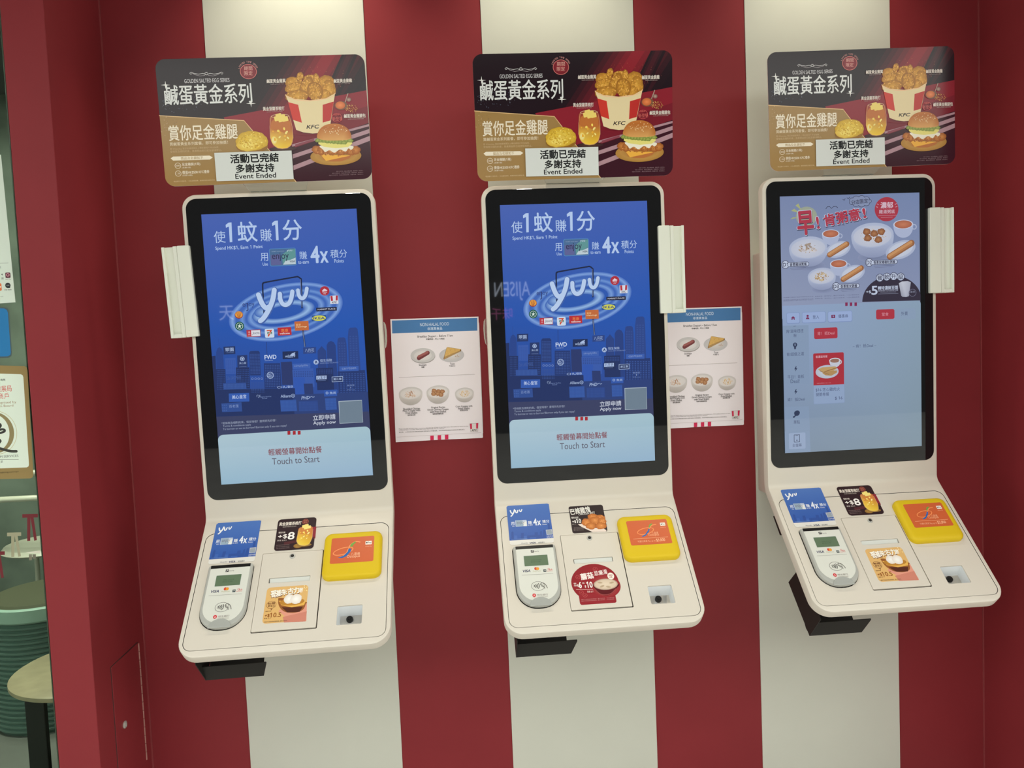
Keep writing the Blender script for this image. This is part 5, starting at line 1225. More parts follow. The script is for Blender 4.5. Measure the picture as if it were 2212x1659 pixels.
DZ = 0.000016
def art(name, ops, F, off, material, parent, plates=(), shift=(0, 0)):
    """one printed sheet as ONE mesh: every shape carries its ink colour. F(a, b, off) takes millimetres / 1000."""
    V = []; FC = []; COL = []
    def put(pts, faces, cols, layer):
        b = len(V)
        for x, y in pts: V.append(tuple(F((x + shift[0]) / 1000, (y + shift[1]) / 1000, off + layer * DZ)))
        FC.extend(tuple(b + i for i in f) for f in faces)
        if isinstance(cols, list): COL.extend((*lin(c), 1) for c in cols)
        else: COL.extend([(*lin(cols), 1)] * len(pts))
    for loops, c in plates:       # solid sheet below the print
        mb = MB(); mb.plate(F, loops)
        b = len(V); V.extend(mb.v); FC.extend(tuple(b + i for i in f) for f in mb.f); COL.extend([(*lin(c), 1)] * len(mb.v))
    def ell(cx, cy, rx, ry, rot, n=40, seed=None, j=0):
        R = math.radians(rot); c, s = math.cos(R), math.sin(R); out = []
        rnd = random.Random(seed); ph = [rnd.uniform(0, 6.28) for _ in range(5)]
        for k in range(n):
            a = 2 * PI * k / n; q = 1.0
            if j: q += j * (0.5 * math.sin(3 * a + ph[0]) + 0.4 * math.sin(5 * a + ph[1]) + 0.35 * math.sin(9 * a + ph[2]) + 0.3 * math.sin(14 * a + ph[3])) * 0.8
            x, y = rx * q * math.cos(a), ry * q * math.sin(a)
            out.append((cx + c * x - s * y, cy + s * x + c * y))
        return out
    for L, o in enumerate(ops):
        k = o[0]; L += 4
        if k == 'p': put(o[1], [tuple(range(len(o[1])))], o[2], L)
        elif k == 'r':
            pts = rr(0, 0, o[3], o[4], max(o[5], 0.05), 5); R = math.radians(o[6]); c, s = math.cos(R), math.sin(R)
            put([(o[1] + c * x - s * y, o[2] + s * x + c * y) for x, y in pts], [tuple(range(len(pts)))], o[7], L)
        elif k in 'eb':
            big = max(o[3], o[4]); n = 20 if big < 6 else 44
            pts = ell(o[1], o[2], o[3], o[4], o[5], n, o[8] if k == 'b' else None, o[9] if k == 'b' else 0)
            put(pts + [(o[1], o[2])], [(i, (i + 1) % n, n) for i in range(n)], [o[7]] * n + [o[6]], L)
        elif k == 'o':
            n = 64 if o[3] > 20 else 28; A = ell(o[1], o[2], o[3], o[4], o[7], n); B = ell(o[1], o[2], o[5], o[6], o[7], n)
            Mi = [((a[0] + b[0]) / 2, (a[1] + b[1]) / 2) for a, b in zip(A, B)]
            put(A + Mi + B, [(i, (i + 1) % n, n + (i + 1) % n, n + i) for i in range(n)] + [(n + i, n + (i + 1) % n, 2 * n + (i + 1) % n, 2 * n + i) for i in range(n)], [o[8]] * n + [o[9]] * n + [o[8]] * n, L)
        elif k == 'g':
            q = o[1]; pts = []; fs = []
            def bil(u, v):
                return tuple((q[0][t] * (1 - u) + q[1][t] * u) * (1 - v) + (q[3][t] * (1 - u) + q[2][t] * u) * v for t in (0, 1))
            for i in range(o[2]):
                for jn in range(o[3]):
                    u0, u1 = (i + .22) / o[2], (i + .78) / o[2]; v0, v1 = (jn + .25) / o[3], (jn + .75) / o[3]
                    fs.append(tuple(range(len(pts), len(pts) + 4))); pts += [bil(u0, v0), bil(u1, v0), bil(u1, v1), bil(u0, v1)]
            put(pts, fs, o[4], L)
        elif k == 'l':
            w = o[2] / 2; P = [Vector(p) for p in o[1]]
            if len(P) > 2 and o[4]:      # smooth the stroke
                Q = []
                for i in range(len(P) - 1):
                    p0, p1, p2, p3 = P[max(i - 1, 0)], P[i], P[i + 1], P[min(i + 2, len(P) - 1)]
                    for t in (0, .25, .5, .75):
                        Q.append(0.5 * ((2 * p1) + (p2 - p0) * t + (2 * p0 - 5 * p1 + 4 * p2 - p3) * t * t + (3 * p1 - p0 - 3 * p2 + p3) * t ** 3))
                P = Q + [P[-1]]
            pts = []; n = len(P)
            for i in range(n):
                d = (P[min(i + 1, n - 1)] - P[max(i - 1, 0)])
                d = d.normalized() if d.length > 0 else Vector((1, 0))
                nn = Vector((-d.y, d.x)) * w; pts += [tuple(P[i] + nn), tuple(P[i] - nn)]
            for i in range(n - 1): put(pts[2 * i:2 * i + 4], [(0, 1, 3, 2)], o[3], L + .25 * i / n)
            if o[4]:
                for i, p in enumerate((P[0], P[-1])):
                    c = ell(p.x, p.y, w, w, 0, 14); put(c, [tuple(range(14))], o[3], L + .3 + .3 * i)
        elif k in 'ta':
            if k == 't': items = [((o[1], 0, o[9]), o[2], o[3], o[4], o[5], o[8], o[6], o[7])]
            else:
                items = []; m = len(o[1])
                for i, ch in enumerate(o[1]):
                    if ch == ' ': continue
                    a = math.radians(o[5] + (o[6] - o[5]) * i / (m - 1))
                    items.append(((ch, 0, 0), o[2] + o[4] * math.cos(a), o[3] + o[4] * math.sin(a), o[7] * (0.25 if ch == 'I' else 0.7), o[7], math.degrees(a) - 90, o[8], 0))
            for key, x, y, w, h, rot, col, bold in items:
                if key not in TXT: continue
                vs, fs = TXT[key]; R = math.radians(rot); c, s = math.cos(R), math.sin(R)
                d = h * (0, .011, .020, .030)[bold]; m = (0, 4, 6, 8)[bold]      # heavier weights: the stroke is widened
                w -= 2 * d; h -= 2 * d
                for q in range(m + 1):
                    ox, oy = (0, 0) if q == m else (d * math.cos(2 * PI * q / m), d * math.sin(2 * PI * q / m))
                    put([(x + ox + c * a * w - s * b * h, y + oy + s * a * w + c * b * h) for a, b in vs], fs, col, L + 1 + .05 * q)
        elif k == 'n':
            rnd = random.Random(o[8])
            for i in range(o[5]):
                a = rnd.uniform(0, 2 * PI); q = math.sqrt(rnd.random()); r = o[6] * rnd.uniform(.3, .7)
                x = o[1] + o[3] * q * math.cos(a); y = o[2] + o[4] * q * math.sin(a)
                put(ell(x, y, r, r * rnd.uniform(.5, 1), rnd.uniform(0, 180), 7), [tuple(range(7))], rnd.choice(o[7]), L + 0.9 * i / o[5])
    me = bpy.data.meshes.new(name)
    me.from_pydata(V, [], FC)
    ca = me.color_attributes.new('Col', 'FLOAT_COLOR', 'POINT')
    ca.data.foreach_set('color', [x for c in COL for x in c])
    me.materials.append(material)
    bm = bmesh.new(); bm.from_mesh(me)        # all prints face the same way
    bm.faces.ensure_lookup_table()
    n0 = Vector(F(0, 0, off + 1)) - Vector(F(0, 0, off))
    bm.normal_update()
    for f in bm.faces:
        if abs(f.normal.dot(n0)) > 0.9 and f.normal.dot(n0) < 0 and not plates: f.normal_flip()
    bm.to_mesh(me); bm.free()
    return link(name, me, parent)
prepare_texts()

# ------------------------------------------------------------------ the setting
def struct(mb, name, m, label, parent=None, **kw):
    o = mb.build(name, m, parent, **kw)
    if parent is None: tag(o, label, 'structure', None, 'structure')
    return o
TOP = 2.91
b = MB(); b.box(-16, 16, -9, 3, -0.1, 0); struct(b, 'floor', M['floor'], 'pale tiled floor in front of the kiosks')
b = MB(); b.box(-0.4943, 2.0421, 0, 0.12, 0, TOP); struct(b, 'wall_back', M['red'], 'dark red wall between the white stripes behind the kiosks')
for i, (x, lb) in enumerate(((0.0042, 'white vertical wall panel behind the leftmost kiosk'), (0.7742, 'white vertical wall panel behind the middle kiosk'), (1.5442, 'white vertical wall panel behind the rightmost kiosk'))):
    b = MB(); b.box(x - .2203, x + .2203, -0.003, 0.0, 0, TOP - .001)
    struct(b, 'trim_%d' % (i + 1), M['stripe'], lb, bevel=0.0008, seg=1)
# left pillar (side wall of the recess) with its hatch recess
PLX0, PLX1, PLY = -0.593, -0.4943, -0.3009
b = MB(); b.box(PLX0, PLX1, PLY, 0.12, 0, TOP); struct(b, 'wall_left', M['red'], 'red pillar standing out beside the shop window on the left', bevel=0.0015)
b = MB(); b.box(2.0421, 2.16, -0.62, 0.12, 0, TOP); struct(b, 'wall_right', M['red'], 'red side wall at the right edge of the recess')
b = MB(); b.box(-7, 4.5, -2.2, 0.12, TOP, TOP + .1); struct(b, 'ceiling', M['ceil'], 'unseen soffit above the kiosks, deepened to cut overhead light')  # depth shaped to keep overhead sky light off the shelves
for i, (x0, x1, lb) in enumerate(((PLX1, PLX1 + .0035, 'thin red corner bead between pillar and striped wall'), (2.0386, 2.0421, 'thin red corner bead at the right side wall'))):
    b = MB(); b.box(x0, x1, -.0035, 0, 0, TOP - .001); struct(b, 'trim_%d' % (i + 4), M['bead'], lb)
# access hatch on the pillar
hx = PLX1
door = empty('door_1', (hx, -0.0445, ZF - 0.985)); tag(door, 'small red access hatch low on the left pillar', 'hatch', None, 'structure')
def Fside(a, bb, off): return (off, -a, bb)
b = MB(); b.plate(Fside, [(rr(.083, 0, .166, .345, .003, 3), .0002), (rr(.083, 0, .166, .345, .003, 3), .0018), (rr(.083, 0, .166, .345, .003, 3, .0008), .0026)]); b.build('hatch_panel', M['red'], door)
b = MB(); b.plate(Fside, [(rr(.083, 0, .170, .349, .003, 3), -.0004), (rr(.083, 0, .170, .349, .003, 3), .0006)]); b.build('hatch_gap', M['gap'], door)  # dark sheet stands in for the shaded gap around the hatch
b = MB()
for i in range(14):
    z = -.168 + i * .0243; b.tube([(.003, .0005, z), (.003, .0005, z + .0225)], .0022, 8)
b.build('piano_hinge', mat('red_painted_steel', (0.42, 0.2, 0.17), 0.35, 0.5), door, smooth=True)
b = MB(); b.plate(Fside, [(rr(.118, -.005, .02, .02, .0099, 6), .002), (rr(.118, -.005, .02, .02, .0099, 6), .005), (rr(.118, -.005, .02, .02, .0099, 6, .002), .0065)]); b.plate(Fside, [(rr(.118, -.005, .003, .011, .0014, 3), .006), (rr(.118, -.005, .003, .011, .0014, 3), .0085)]); b.build('hatch_lock', M['chrome'], door, smooth=True)

# shop window left of the pillar
win = empty('window_1', (PLX0, -0.285, 0)); tag(win, 'glass shop window left of the red pillar', 'window', None, 'structure')
b = MB(); b.box(-6.4, -0.004, 0, 0.008, 0.02, TOP); b.build('window_pane', M['pane'], win)
b = MB(); b.box(-0.0045, 0, -0.004, 0.016, 0, TOP); b.box(-0.016, -0.0135, 0.0085, 0.014, 0, TOP); b.build('window_frame', M['frame'], win)
def Fwin(a, bb, off): return (a - 0.6 - PLX0, 0.0006 - off + 0, bb + ZF)
def Fwb(a, bb, off): return (a - 0.6, -0.285 - off, bb + ZF)
art('tie_decal', ART['tie_decals'], Fwin, 0.001, M['sheet'], win)
for nm, key, lb, cat in (('paper_notice', 'payment_poster', 'white payment notice taped to the shop window above the blue plate', 'notice'),
                         ('blue_plate', 'blue_plate', 'blue rounded plate stuck on the shop window between notice and certificate', 'sign'),
                         ('certificate', 'certificate', 'gold bordered tourism certificate stuck on the shop window under the blue plate', 'certificate')):
    tag(art(nm, ART[key], Fwb, 0.0012, M['sheet'], None), lb, cat)
# inside the shop
b = MB(); b.box(-7, -0.5, 2.2, 2.3, 0, TOP); struct(b, 'wall_interior_back', M['inwall'], 'grey green wall far inside the shop')
b = MB(); b.box(-7, -0.55, -0.27, 2.2, 0.0, 0.064); struct(b, 'floor_interior', M['infloor'], 'dark floor inside the shop')
b = MB(); b.box(-7, -0.5, 0.12, 2.3, TOP, TOP + .1); struct(b, 'ceiling_interior', M['ceil'], 'dark ceiling inside the shop')
b = MB(); b.box(-7.1, -7, -0.285, 2.3, 0, TOP); struct(b, 'wall_interior_left', M['inwall'], 'grey green side wall far inside the shop')
b = MB(); b.box(-0.593, -0.55, 0.12, 2.2, 0, TOP); struct(b, 'wall_interior_right', M['inwall'], 'grey green wall inside the shop behind the kiosks')
C.objects.link(lamp('shop_fill_lamp', 'AREA', (-1.5, 0.6, TOP - .05), (-1.5, 0.6, 0), 75, (0.96, 1.0, 0.86), 0.8))  # unseen lamp added to brighten the shop interior
pouf = empty('ribbed_seat', (-1.206, 0.849, 0.064)); tag(pouf, 'round teal ribbed seat with a mint rim inside the shop', 'seat')
b = MB(); prof = [(0.0, 0.0), (.19, 0.0)]
for i in range(22):
    z = .01 + i * .0185; prof += [(.195, z), (.203, z + .005), (.203, z + .012), (.195, z + .0172)]
prof += [(.19, .425)]; b.lathe(prof, 0, 0, 72); b.build('ribbed_base', M['teal'], pouf, smooth=True)
b = MB(); b.lathe([(0, .425), (.205, .425), (.212, .432), (.212, .476), (.205, .480), (.196, .480), (.192, .472), (0, .470)], 0, 0, 72); b.build('seat_rim', M['mint'], pouf, smooth=True)
b = MB(); b.lathe([(0, .470), (.19, .470), (.194, .476), (.185, .488), (.12, .494), (0, .495)], 0, 0, 72); b.build('cushion', M['olive'], pouf, smooth=True)
tb = empty('reflection_table', (-0.80, 0.34, 0.064)); tag(tb, 'low round wooden table with a dark leg added for a reflection in the shop window', 'table')  # solid table added in place of a reflection in the pane
b = MB(); b.lathe([(0, .362), (.235, .362), (.242, .366), (.242, .378), (.235, .382), (0, .382)], 0, 0, 56); b.build('table_top', M['wood'], tb, smooth=True)
b = MB(); b.box(-.175, -.115, -.10, -.08, 0.0, .362); b.build('table_leg', M['black'], tb, bevel=.003)
b = MB(); b.box(.10, .16, -.10, -.08, 0.0, .362); b.build('table_leg', M['black'], tb, bevel=.003)
ch = empty('tube_chair', (-1.66, 1.66, 0.064)); tag(ch, 'pale tube framed chair deep inside the shop', 'chair')
b = MB()
for z, d in ((.86, 0), (.745, .03)): b.tube([(-.24, .02 - d, z - .06), (-.20, -.06 - d, z - .02), (-.08, -.14 - d, z), (.08, -.14 - d, z), (.2, -.06 - d, z - .02), (.24, .02 - d, z - .06)], .014)
b.build('backrest', M['tube'], ch, smooth=True)
b = MB(); b.lathe([(0, .44), (.2, .44), (.215, .45), (.2, .47), (0, .475)], 0, .1, 36); b.build('seat', M['tube'], ch, smooth=True)
for x, y in ((-.2, -.04), (.2, -.04), (-.17, .27), (.17, .27)):
    b = MB(); b.tube([(x, y, .0), (x * .95, y, .45)] + ([(x * 1.1, y * .5, .80)] if y < 0 else []), .012); b.build('leg', M['tube'], ch, smooth=True)

# the street behind the viewer: what the dark glass reflects
b = MB(); b.box(-16, 16, -9.2, -9, 0, 3.76); struct(b, 'wall_opposite', M['facade'], 'dark shopfront across the passage, seen only in reflections')
sg = empty('shop_sign', (0.95, -8.98, ZF + 0.52)); tag(sg, 'lit white and pink shop name sign across the passage, reflected in the middle screen', 'sign')
def Fback(a, bb, off): return (-a, off, bb)
def letters(name, key, cx, cz, w, h, m, parent):
    vs, fs = TXT[key]
    b = MB(); b.add([Fback(cx + x * w, cz + y * h, .02) for x, y in vs], fs); b.build(name, m, parent)
b = MB(); b.box(-.75, .75, 0, .015, -.42, .28); b.build('sign_board', M['facade'], sg)
letters('lettering', ('AJISEN RAMEN', 0, 0), 0, .05, 1.15, .27, M['neon'], sg)
letters('lettering', ('味千拉麵', 0, 0), 0, -.26, .62, .17, M['pink'], sg)
sg = empty('shop_sign', (-2.7, -8.98, ZF + 0.42)); tag(sg, 'faint shop sign across the passage, reflected in the leftmost screen', 'sign')
b = MB(); b.box(-.2, .2, 0, .015, -.2, .2); b.build('sign_board', M['facade'], sg)
letters('lettering', ('天', 0, 0), 0, 0, .2, .2, M['neon'], sg)

# ceiling downlights that wash the stripes
for i, (x, e) in enumerate(LAMPS):
    d = empty('downlight', (x, -0.27, TOP)); tag(d, 'recessed ceiling downlight above the %s kiosk' % ('leftmost', 'middle', 'rightmost')[i], 'ceiling light', 'downlights in the soffit')
    b = MB(); b.lathe([(.045, -.012), (.06, -.012), (.064, -.004), (.064, 0), (.045, 0)], 0, 0, 32); b.build('trim_ring', M['white'], d, smooth=True)
    b = MB(); b.lathe([(0, -.004), (.045, -.004)], 0, 0, 32); b.build('lens', M['led'], d)
    l = lamp('downlight_lamp', 'SPOT', (0, 0, -.02), (0, .22, -1), e, WARM, .03, 80, .9); C.objects.link(l); l.parent = d

# ------------------------------------------------------------------ the kiosk
D0, TILT = 0.1692, 0.0071
BW, BT = 0.248, 0.4059
T = Vector((0.7349, -0.6782))                    # shelf direction: (towards viewer, down)
NB = Vector((0.6782, 0.7349))                    # shelf normal: (towards viewer, up)
SH0 = Vector((0.171, -0.4537))
ZB = -0.4492                                     # where front and shelf planes meet
RF = 0.028; TL = RF * math.tan(math.radians(47.3) / 2)
S_END = 0.3745
def Fface(u, z, off): return (u, -(D0 + TILT * z) - off, z)
def Fshelf(u, s, off):
    q = SH0 + T * s + NB * off
    return (u, -q.x, q.y)
def Fs_mm(u0, s0): return lambda a, bb, off: Fshelf(u0 + a, s0 - bb, off)
# path: parameter t = distance below the top edge; the bend is rounded
LV = BT - ZB - TL                                # straight upper part
LA = RF * math.radians(47.3)
def Fpath(u, t, off):
    if t <= LV: return Fface(u, BT - t, off)
    if t >= LV + LA: return Fshelf(u, t - LV - LA + TL - 0.0066, off)
    a = (t - LV) / RF                            # concave bend: centre lies in front
    c = Vector((D0 + TILT * ZB + RF, ZB + TL))
    d = Vector((-math.cos(a), -math.sin(a)))
    q = c + d * (RF - off)
    return (u, -q.x, q.y)
T_FLAT = LV + LA
def s2t(s): return s - (TL - 0.0066) + T_FLAT
T_END = s2t(S_END)

def housing_mesh():
    R0, R1 = 0.036, 0.046
    def outline(inset):
        """right side from bottom to top, then left side from top to bottom, matching stations."""
        st = []
        n = 10
        for k in range(n + 1):                    # top corner
            a = PI / 2 * k / n; r = R0 - inset
            st.append((inset + r * (1 - math.cos(a)), BW - R0 + r * math.sin(a)))
        for t in (0.2, 0.5, LV - .02, LV): st.append((t, BW - inset))
        for k in range(1, 9): st.append((LV + LA * k / 8, BW - inset))
        st.append((T_FLAT + .1, BW - inset))
        for k in range(n + 1):                    # front corner
            a = PI / 2 * k / n; r = R1 - inset
            st.append((T_END - inset - r * (1 - math.sin(a)), BW - R1 + r * math.cos(a)))
        return st
    b = MB()
    rings = [(outline(.006), -.030), (outline(0), -.026), (outline(0), -.004), (outline(.0012), -.0012), (outline(.004), 0.0)]
    n = len(rings[0][0])
    for st, off in rings: b.v += [Fpath(w, t, off) for t, w in st] + [Fpath(-w, t, off) for t, w in reversed(st)]
    for i in range(len(rings) - 1):
        for k in range(2 * n):
            a = i * 2 * n + k; c = i * 2 * n + (k + 1) % (2 * n)
            b.f.append((a, c, c + 2 * n, a + 2 * n)); b.m.append(0)
    for lay in (0, len(rings) - 1):               # back skin, front skin (front stops where the flat shelf begins)
        base = lay * 2 * n
        flat = next(k for k, (t, w) in enumerate(rings[lay][0]) if t >= T_FLAT - 1e-6)
        last = flat if lay else n - 1
        for k in range(last):
            b.f.append((base + k, base + k + 1, base + 2 * n - 2 - k, base + 2 * n - 1 - k)); b.m.append(0)
    st, off = rings[-1]; base = (len(rings) - 1) * 2 * n
    idx = [base + k for k in range(flat, n)] + [base + 2 * n - 1 - k for k in range(n - 1, flat - 1, -1)]
    hole = rr(0, (.0356 + .3577) / 2, .4744, .3221, .022)
    poly = [Vector((w, t, 0)) for t, w in st[flat:]] + [Vector((-w, t, 0)) for t, w in reversed(st[flat:])]
    hb = len(b.v); m = len(hole)
    b.v += [Fshelf(u, s, 0) for u, s in hole] + [Fshelf(u, s, -.004) for u, s in hole]
    for t in tessellate_polygon([poly, [Vector((u, s2t(s), 0)) for u, s in hole]]):
        b.f.append(tuple((idx + list(range(hb, hb + m)))[i] for i in t)); b.m.append(0)
    for k in range(m): b.f.append((hb + k, hb + (k + 1) % m, hb + m + (k + 1) % m, hb + m + k)); b.m.append(1)
    # well floor with the opening for the scanner
    sh = rect(.1175, .1783, .2705, .3204)
    k0 = len(b.v); b.v += [Fshelf(u, s, -.004) for u, s in sh]
    for t in tessellate_polygon([[Vector((u, s, 0)) for u, s in hole], [Vector((u, s, 0)) for u, s in sh]]):
        b.f.append(tuple((list(range(hb + m, hb + 2 * m)) + list(range(k0, k0 + 4)))[i] for i in t)); b.m.append(1)  # well floor and walls take the dark painted gap shade
    return b

def prof(ol, steps): return [(ol(i), o) for i, o in steps]
def make_kiosk(idx, loc, roll, label, cfg):
    k = empty('ordering_kiosk', loc, (0, roll, 0))
    tag(k, label, 'kiosk', 'ordering kiosks on the wall')
    housing_mesh().build('housing', [M['cream'], M['gap']], k, smooth=True)
    b = MB(); b.box(-.2125, .2125, -.138, -.0032, -.49, .217); b.build('wall_mount', M['cream'], k, bevel=.006, smooth=True)
    b = MB()
    def ol(i): return rr(0, .175, .40, .27, .02, 6, i)
    b.plate(Fshelf, [(ol(.012), -.075), (ol(0), -.066), (ol(0), -.0305)]); b.build('shelf_underbody', M['cream'], k, smooth=True)
    b = MB(); q = [(.083, -.552), (.128, -.597), (.185, -.575), (.150, -.530)]
    b.add([(-.2005, -y, z) for y, z in q] + [(-.11, -y, z) for y, z in q], [(0, 1, 2, 3), (7, 6, 5, 4)] + [(i, (i + 1) % 4, 4 + (i + 1) % 4, 4 + i) for i in range(4)]); b.build('cable_box', M['black'], k)
    # glass and screen
    b = MB()
    def ol(i): return rr(0, -.00035, .4748, .7907, .027, 8, i)
    b.plate(Fface, [(ol(0), .0003), (ol(0), .0012), (ol(.0008), .0018)]); gl = b.build('screen_glass', M['glass'], k)
    tag(gl, 'black glossy glass bezel')
    art('display', ART[cfg['screen']], Fface, .0020, M['screen'], gl)
    # control panel
    cx, cy = 0, (.0356 + .3577) / 2
    panel = lambda i: rr(cx, cy, .4720, .3197, .021, 8, i)
    door_h = rr(-.0054, .2160, .1556, .2176, .003, 3)
    term_h = rr(-.1562, .2245, .1135, .1745, [.052, .052, .008, .008], 8)
    scan_h = rr(.1479, .29545, .0608, .0499, .003, 3)
    b = MB(); b.plate(Fshelf, [(panel(0), -.0038), (panel(0), -.0006), (panel(.0006), 0)], [(door_h, .0036), (term_h, .0036), (scan_h, .0036)], bottom=False)
    cp = b.build('control_panel', M['cream'], k)
    # scanner window
    b = MB(); q = lambda u, s, o: Fshelf(u, s, o)
    x0, x1, y0, y1 = .1175, .1783, .2705, .3204
    lo = [(x0 + .004, y0 + .012), (x1 - .004, y0 + .012), (x1 - .004, y1 - .002), (x0 + .004, y1 - .002)]
    hi = [(x0, y0), (x1, y0), (x1, y1), (x0, y1)]
    b.add([q(u, s, -.0036) for u, s in hi] + [q(u, s, -.030) for u, s in lo], [(0, 1, 5, 4), (1, 2, 6, 5), (2, 3, 7, 6), (3, 0, 4, 7), (4, 5, 6, 7)])
    sw = b.build('scanner_window', M['recess'], k)
    b = MB(); cl = lambda i: rr(.1447, .2936, .0165, .0165, .0082, 8, i)
    b.plate(q, [(cl(0), -.030), (cl(0), -.024), (cl(.0015), -.022)]); b.plate(q, [(rr(.1447, .2936, .008, .008, .0039, 6), -.022), (rr(.1447, .2936, .008, .008, .0039, 6, .0008), -.020)]); b.build('scanner_lens', M['dark'], sw, smooth=True)
    # receipt printer door
    dl = lambda i: rr(-.0062, .2150, .1520, .2135, .0025, 3, i)
    slot = rr(-.0068, .1877, .1020, .0140, .0012, 2)
    b = MB(); b.plate(Fshelf, [(dl(0), -.0038), (dl(0), .0004), (dl(.0006), .0012)], [(slot, .0048)], bottom=False)
    pd = b.build('printer_door', M['cream'], k)
    b = MB(); b.add([Fshelf(u, s, o) for u, s, o in ((-.0560, .1812, -.0006), (.0432, .1812, -.0006), (.0432, .1918, -.0032), (-.0560, .1918, -.0032), (-.0560, .1918, -.0046), (.0432, .1918, -.0046))], [(0, 1, 2, 3), (3, 2, 5, 4)])
    b.build('paper_slot', M['white'], pd)
    b = MB(); kl = lambda i: rr(-.0065, .1212, .0142, .0142, .007, 8, i)
    b.plate(Fshelf, [(kl(0), .001), (kl(0), .0026), (kl(.0015), .0034)]); lk = b.build('lock', M['chrome'], pd, smooth=True)
    b = MB(); b.plate(Fshelf, [(rr(-.0065, .1212, .0085, .0085, .0042, 6), .0034), (rr(-.0065, .1212, .0085, .0085, .0042, 6), .0037)]); b.plate(Fshelf, [(rr(-.0065, .1212, .0022, .006, .001, 2), .0037), (rr(-.0065, .1212, .0022, .006, .001, 2), .0046)]); b.build('keyhole', M['gap'], lk)
    nm, key, u0, s0 = cfg['door_sticker']
    art(nm, ART[key], Fs_mm(u0, s0), .0014, M['film'], pd)
    # stickers above
    st = art('card_sticker', ART['card_yuu'], Fs_mm(-.159, .066), .0012, M['film'], k, [([(rr(0, 0, .116, .124, .006, 5), .0004), (rr(0, 0, .116, .124, .006, 5), .0012)], (226, 222, 216))])
    tag(st, 'blue card sticker')
    nm, key, u0, s0, lb = cfg['promo']
    tag(art(nm, ART[key], Fs_mm(u0, s0), .0006, M['film'], k), lb)
    # card terminal
    tm = lambda i: rr(-.1557, .2228, .1105, .1735, [.050, .050, .007, .007], 10, i)
    b = MB(); b.plate(Fshelf, [(tm(.002), -.0036), (tm(0), .002), (tm(.0005), .006), (tm(.002), .0088), (tm(.005), .010)])
    te = b.build('card_terminal', M['grey'], k, smooth=True); tag(te, 'grey and white contactless card terminal')
    fp = lambda i: [(x * 1000, -y * 1000) for x, y in rr(.0002, .0118, .0975, .148, [.043, .043, .003, .003], 10, i)]
    Fm = Fs_mm(-.1555, .21)
    art('faceplate', ART['terminal_print'], lambda a, bb, off: Fm(a, bb, off), .0108, M['film'], te, [([([(x / 1000, y / 1000) for x, y in fp(0)], .0098), ([(x / 1000, y / 1000) for x, y in fp(.0005)], .0108)], (214, 214, 206))])
    b = MB(); b.plate(Fshelf, [(rr(-.1553, .1432, .0975, .0085, .001, 2), .0098), (rr(-.1553, .1432, .0975, .0085, .001, 2), .0106)]); b.build('black_strip', M['dark'], te)
    b = MB(); b.plate(Fshelf, [(rr(-.155, .1838, .064, .033, .001, 2), .0107), (rr(-.155, .1838, .064, .033, .001, 2), .0110)]); lc = b.build('lcd_frame', M['white'], te)
    art('lcd', ART['terminal_lcd'], Fs_mm(-.155, .1838), .0111, M['film'], lc)
    lp = [(-.1557 + .027 * math.cos(a), .3085 - .022 * math.sin(a)) for a in [PI * i / 16 for i in range(17)]] + [(-.1827, .3094), (-.1287, .3094)]
    b = MB(); b.plate(Fshelf, [(lp, .0095), (lp, .0122)]); b.build('card_slot', M['lip'], te, bevel=.0008)
    # yellow pad
    yl = lambda i: rr(.1475, .1345, .148, .134, .020, 10, i)
    b = MB(); b.plate(Fshelf, [(yl(0), .0002), (yl(0), .007), (yl(.001), .011), (yl(.004), .0145), (yl(.008), .0160), (yl(.016), .0166)])
    yp = b.build('card_reader_pad', M['yellow'], k, smooth=True); tag(yp, 'yellow card reader pad')
    art('reader_label', ART[cfg['octopus']], Fs_mm(cfg['oct_u'], .124), .0168, M['film'], yp)
    # side holder
    sgn, u_in, zc, tilt = cfg['holder']
    hold = empty('side_holder', (0, 0, 0)); hold.parent = k
    def Fh(a, bb, off):
        c, s = math.cos(tilt), math.sin(tilt)
        x, z = sgn * a, bb
        return Fface(u_in + c * x - s * z, zc + s * x + c * z, off)
    H = .236
    b = MB(); b.plate(Fh, [(rr(.0158, 0, .0316, H, .003, 3), .0022), (rr(.0158, 0, .0316, H, .003, 3), .0112), (rr(.0158, 0, .0316, H, .003, 3, .0008), .0122)]); b.build('holder_plate', M['cream2'], hold)
    b = MB()
    b.plate(Fh, [(rr(.0512, -.0005, .0386, H - .001, .003, 3), -.022), (rr(.0512, -.0005, .0386, H - .001, .003, 3), .0015)])
    b.plate(Fh, [(rect(.0322, .0418, -H / 2, H / 2 - .0005), .001), (rect(.0322, .0418, -H / 2, H / 2 - .0005), .0112)])
    b.plate(Fh, [(rect(.0635, .0705, -H / 2, H / 2 - .001), .001), (rect(.0635, .0705, -H / 2, H / 2 - .001), .0112)])
    b.plate(Fh, [(rect(.0418, .0635, -H / 2, -H / 2 + .010), .001), (rect(.0418, .0635, -H / 2, -H / 2 + .010), .0112)])
    b.build('holder_channel', M['cream2'], hold, bevel=.0009)
    # receipt tray below the shelf
    tray = empty('receipt_tray', (0, 0, 0)); tray.parent = k; tag(tray, 'black sheet metal receipt tray')
    U0, U1 = -.2185, -.0765
    b = MB(); pl = [(.258, -.670), (.219, -.704), (.34, -.808), (.402, -.742), (.385, -.715), (.30, -.632)]
    b.add([(U0, -y, z) for y, z in pl] + [(U0 + .002, -y, z) for y, z in pl], [tuple(range(6)), tuple(range(6, 12))[::-1]] + [(i, (i + 1) % 6, 6 + (i + 1) % 6, 6 + i) for i in range(6)]); b.build('side_plate', M['black'], tray)
    b = MB(); lpq = [(U0, .340, -.808), (U1 - .001, .340, -.808), (-.0635, .3615, -.768), (-.0645, .3635, -.765), (U0, .3635, -.765)]
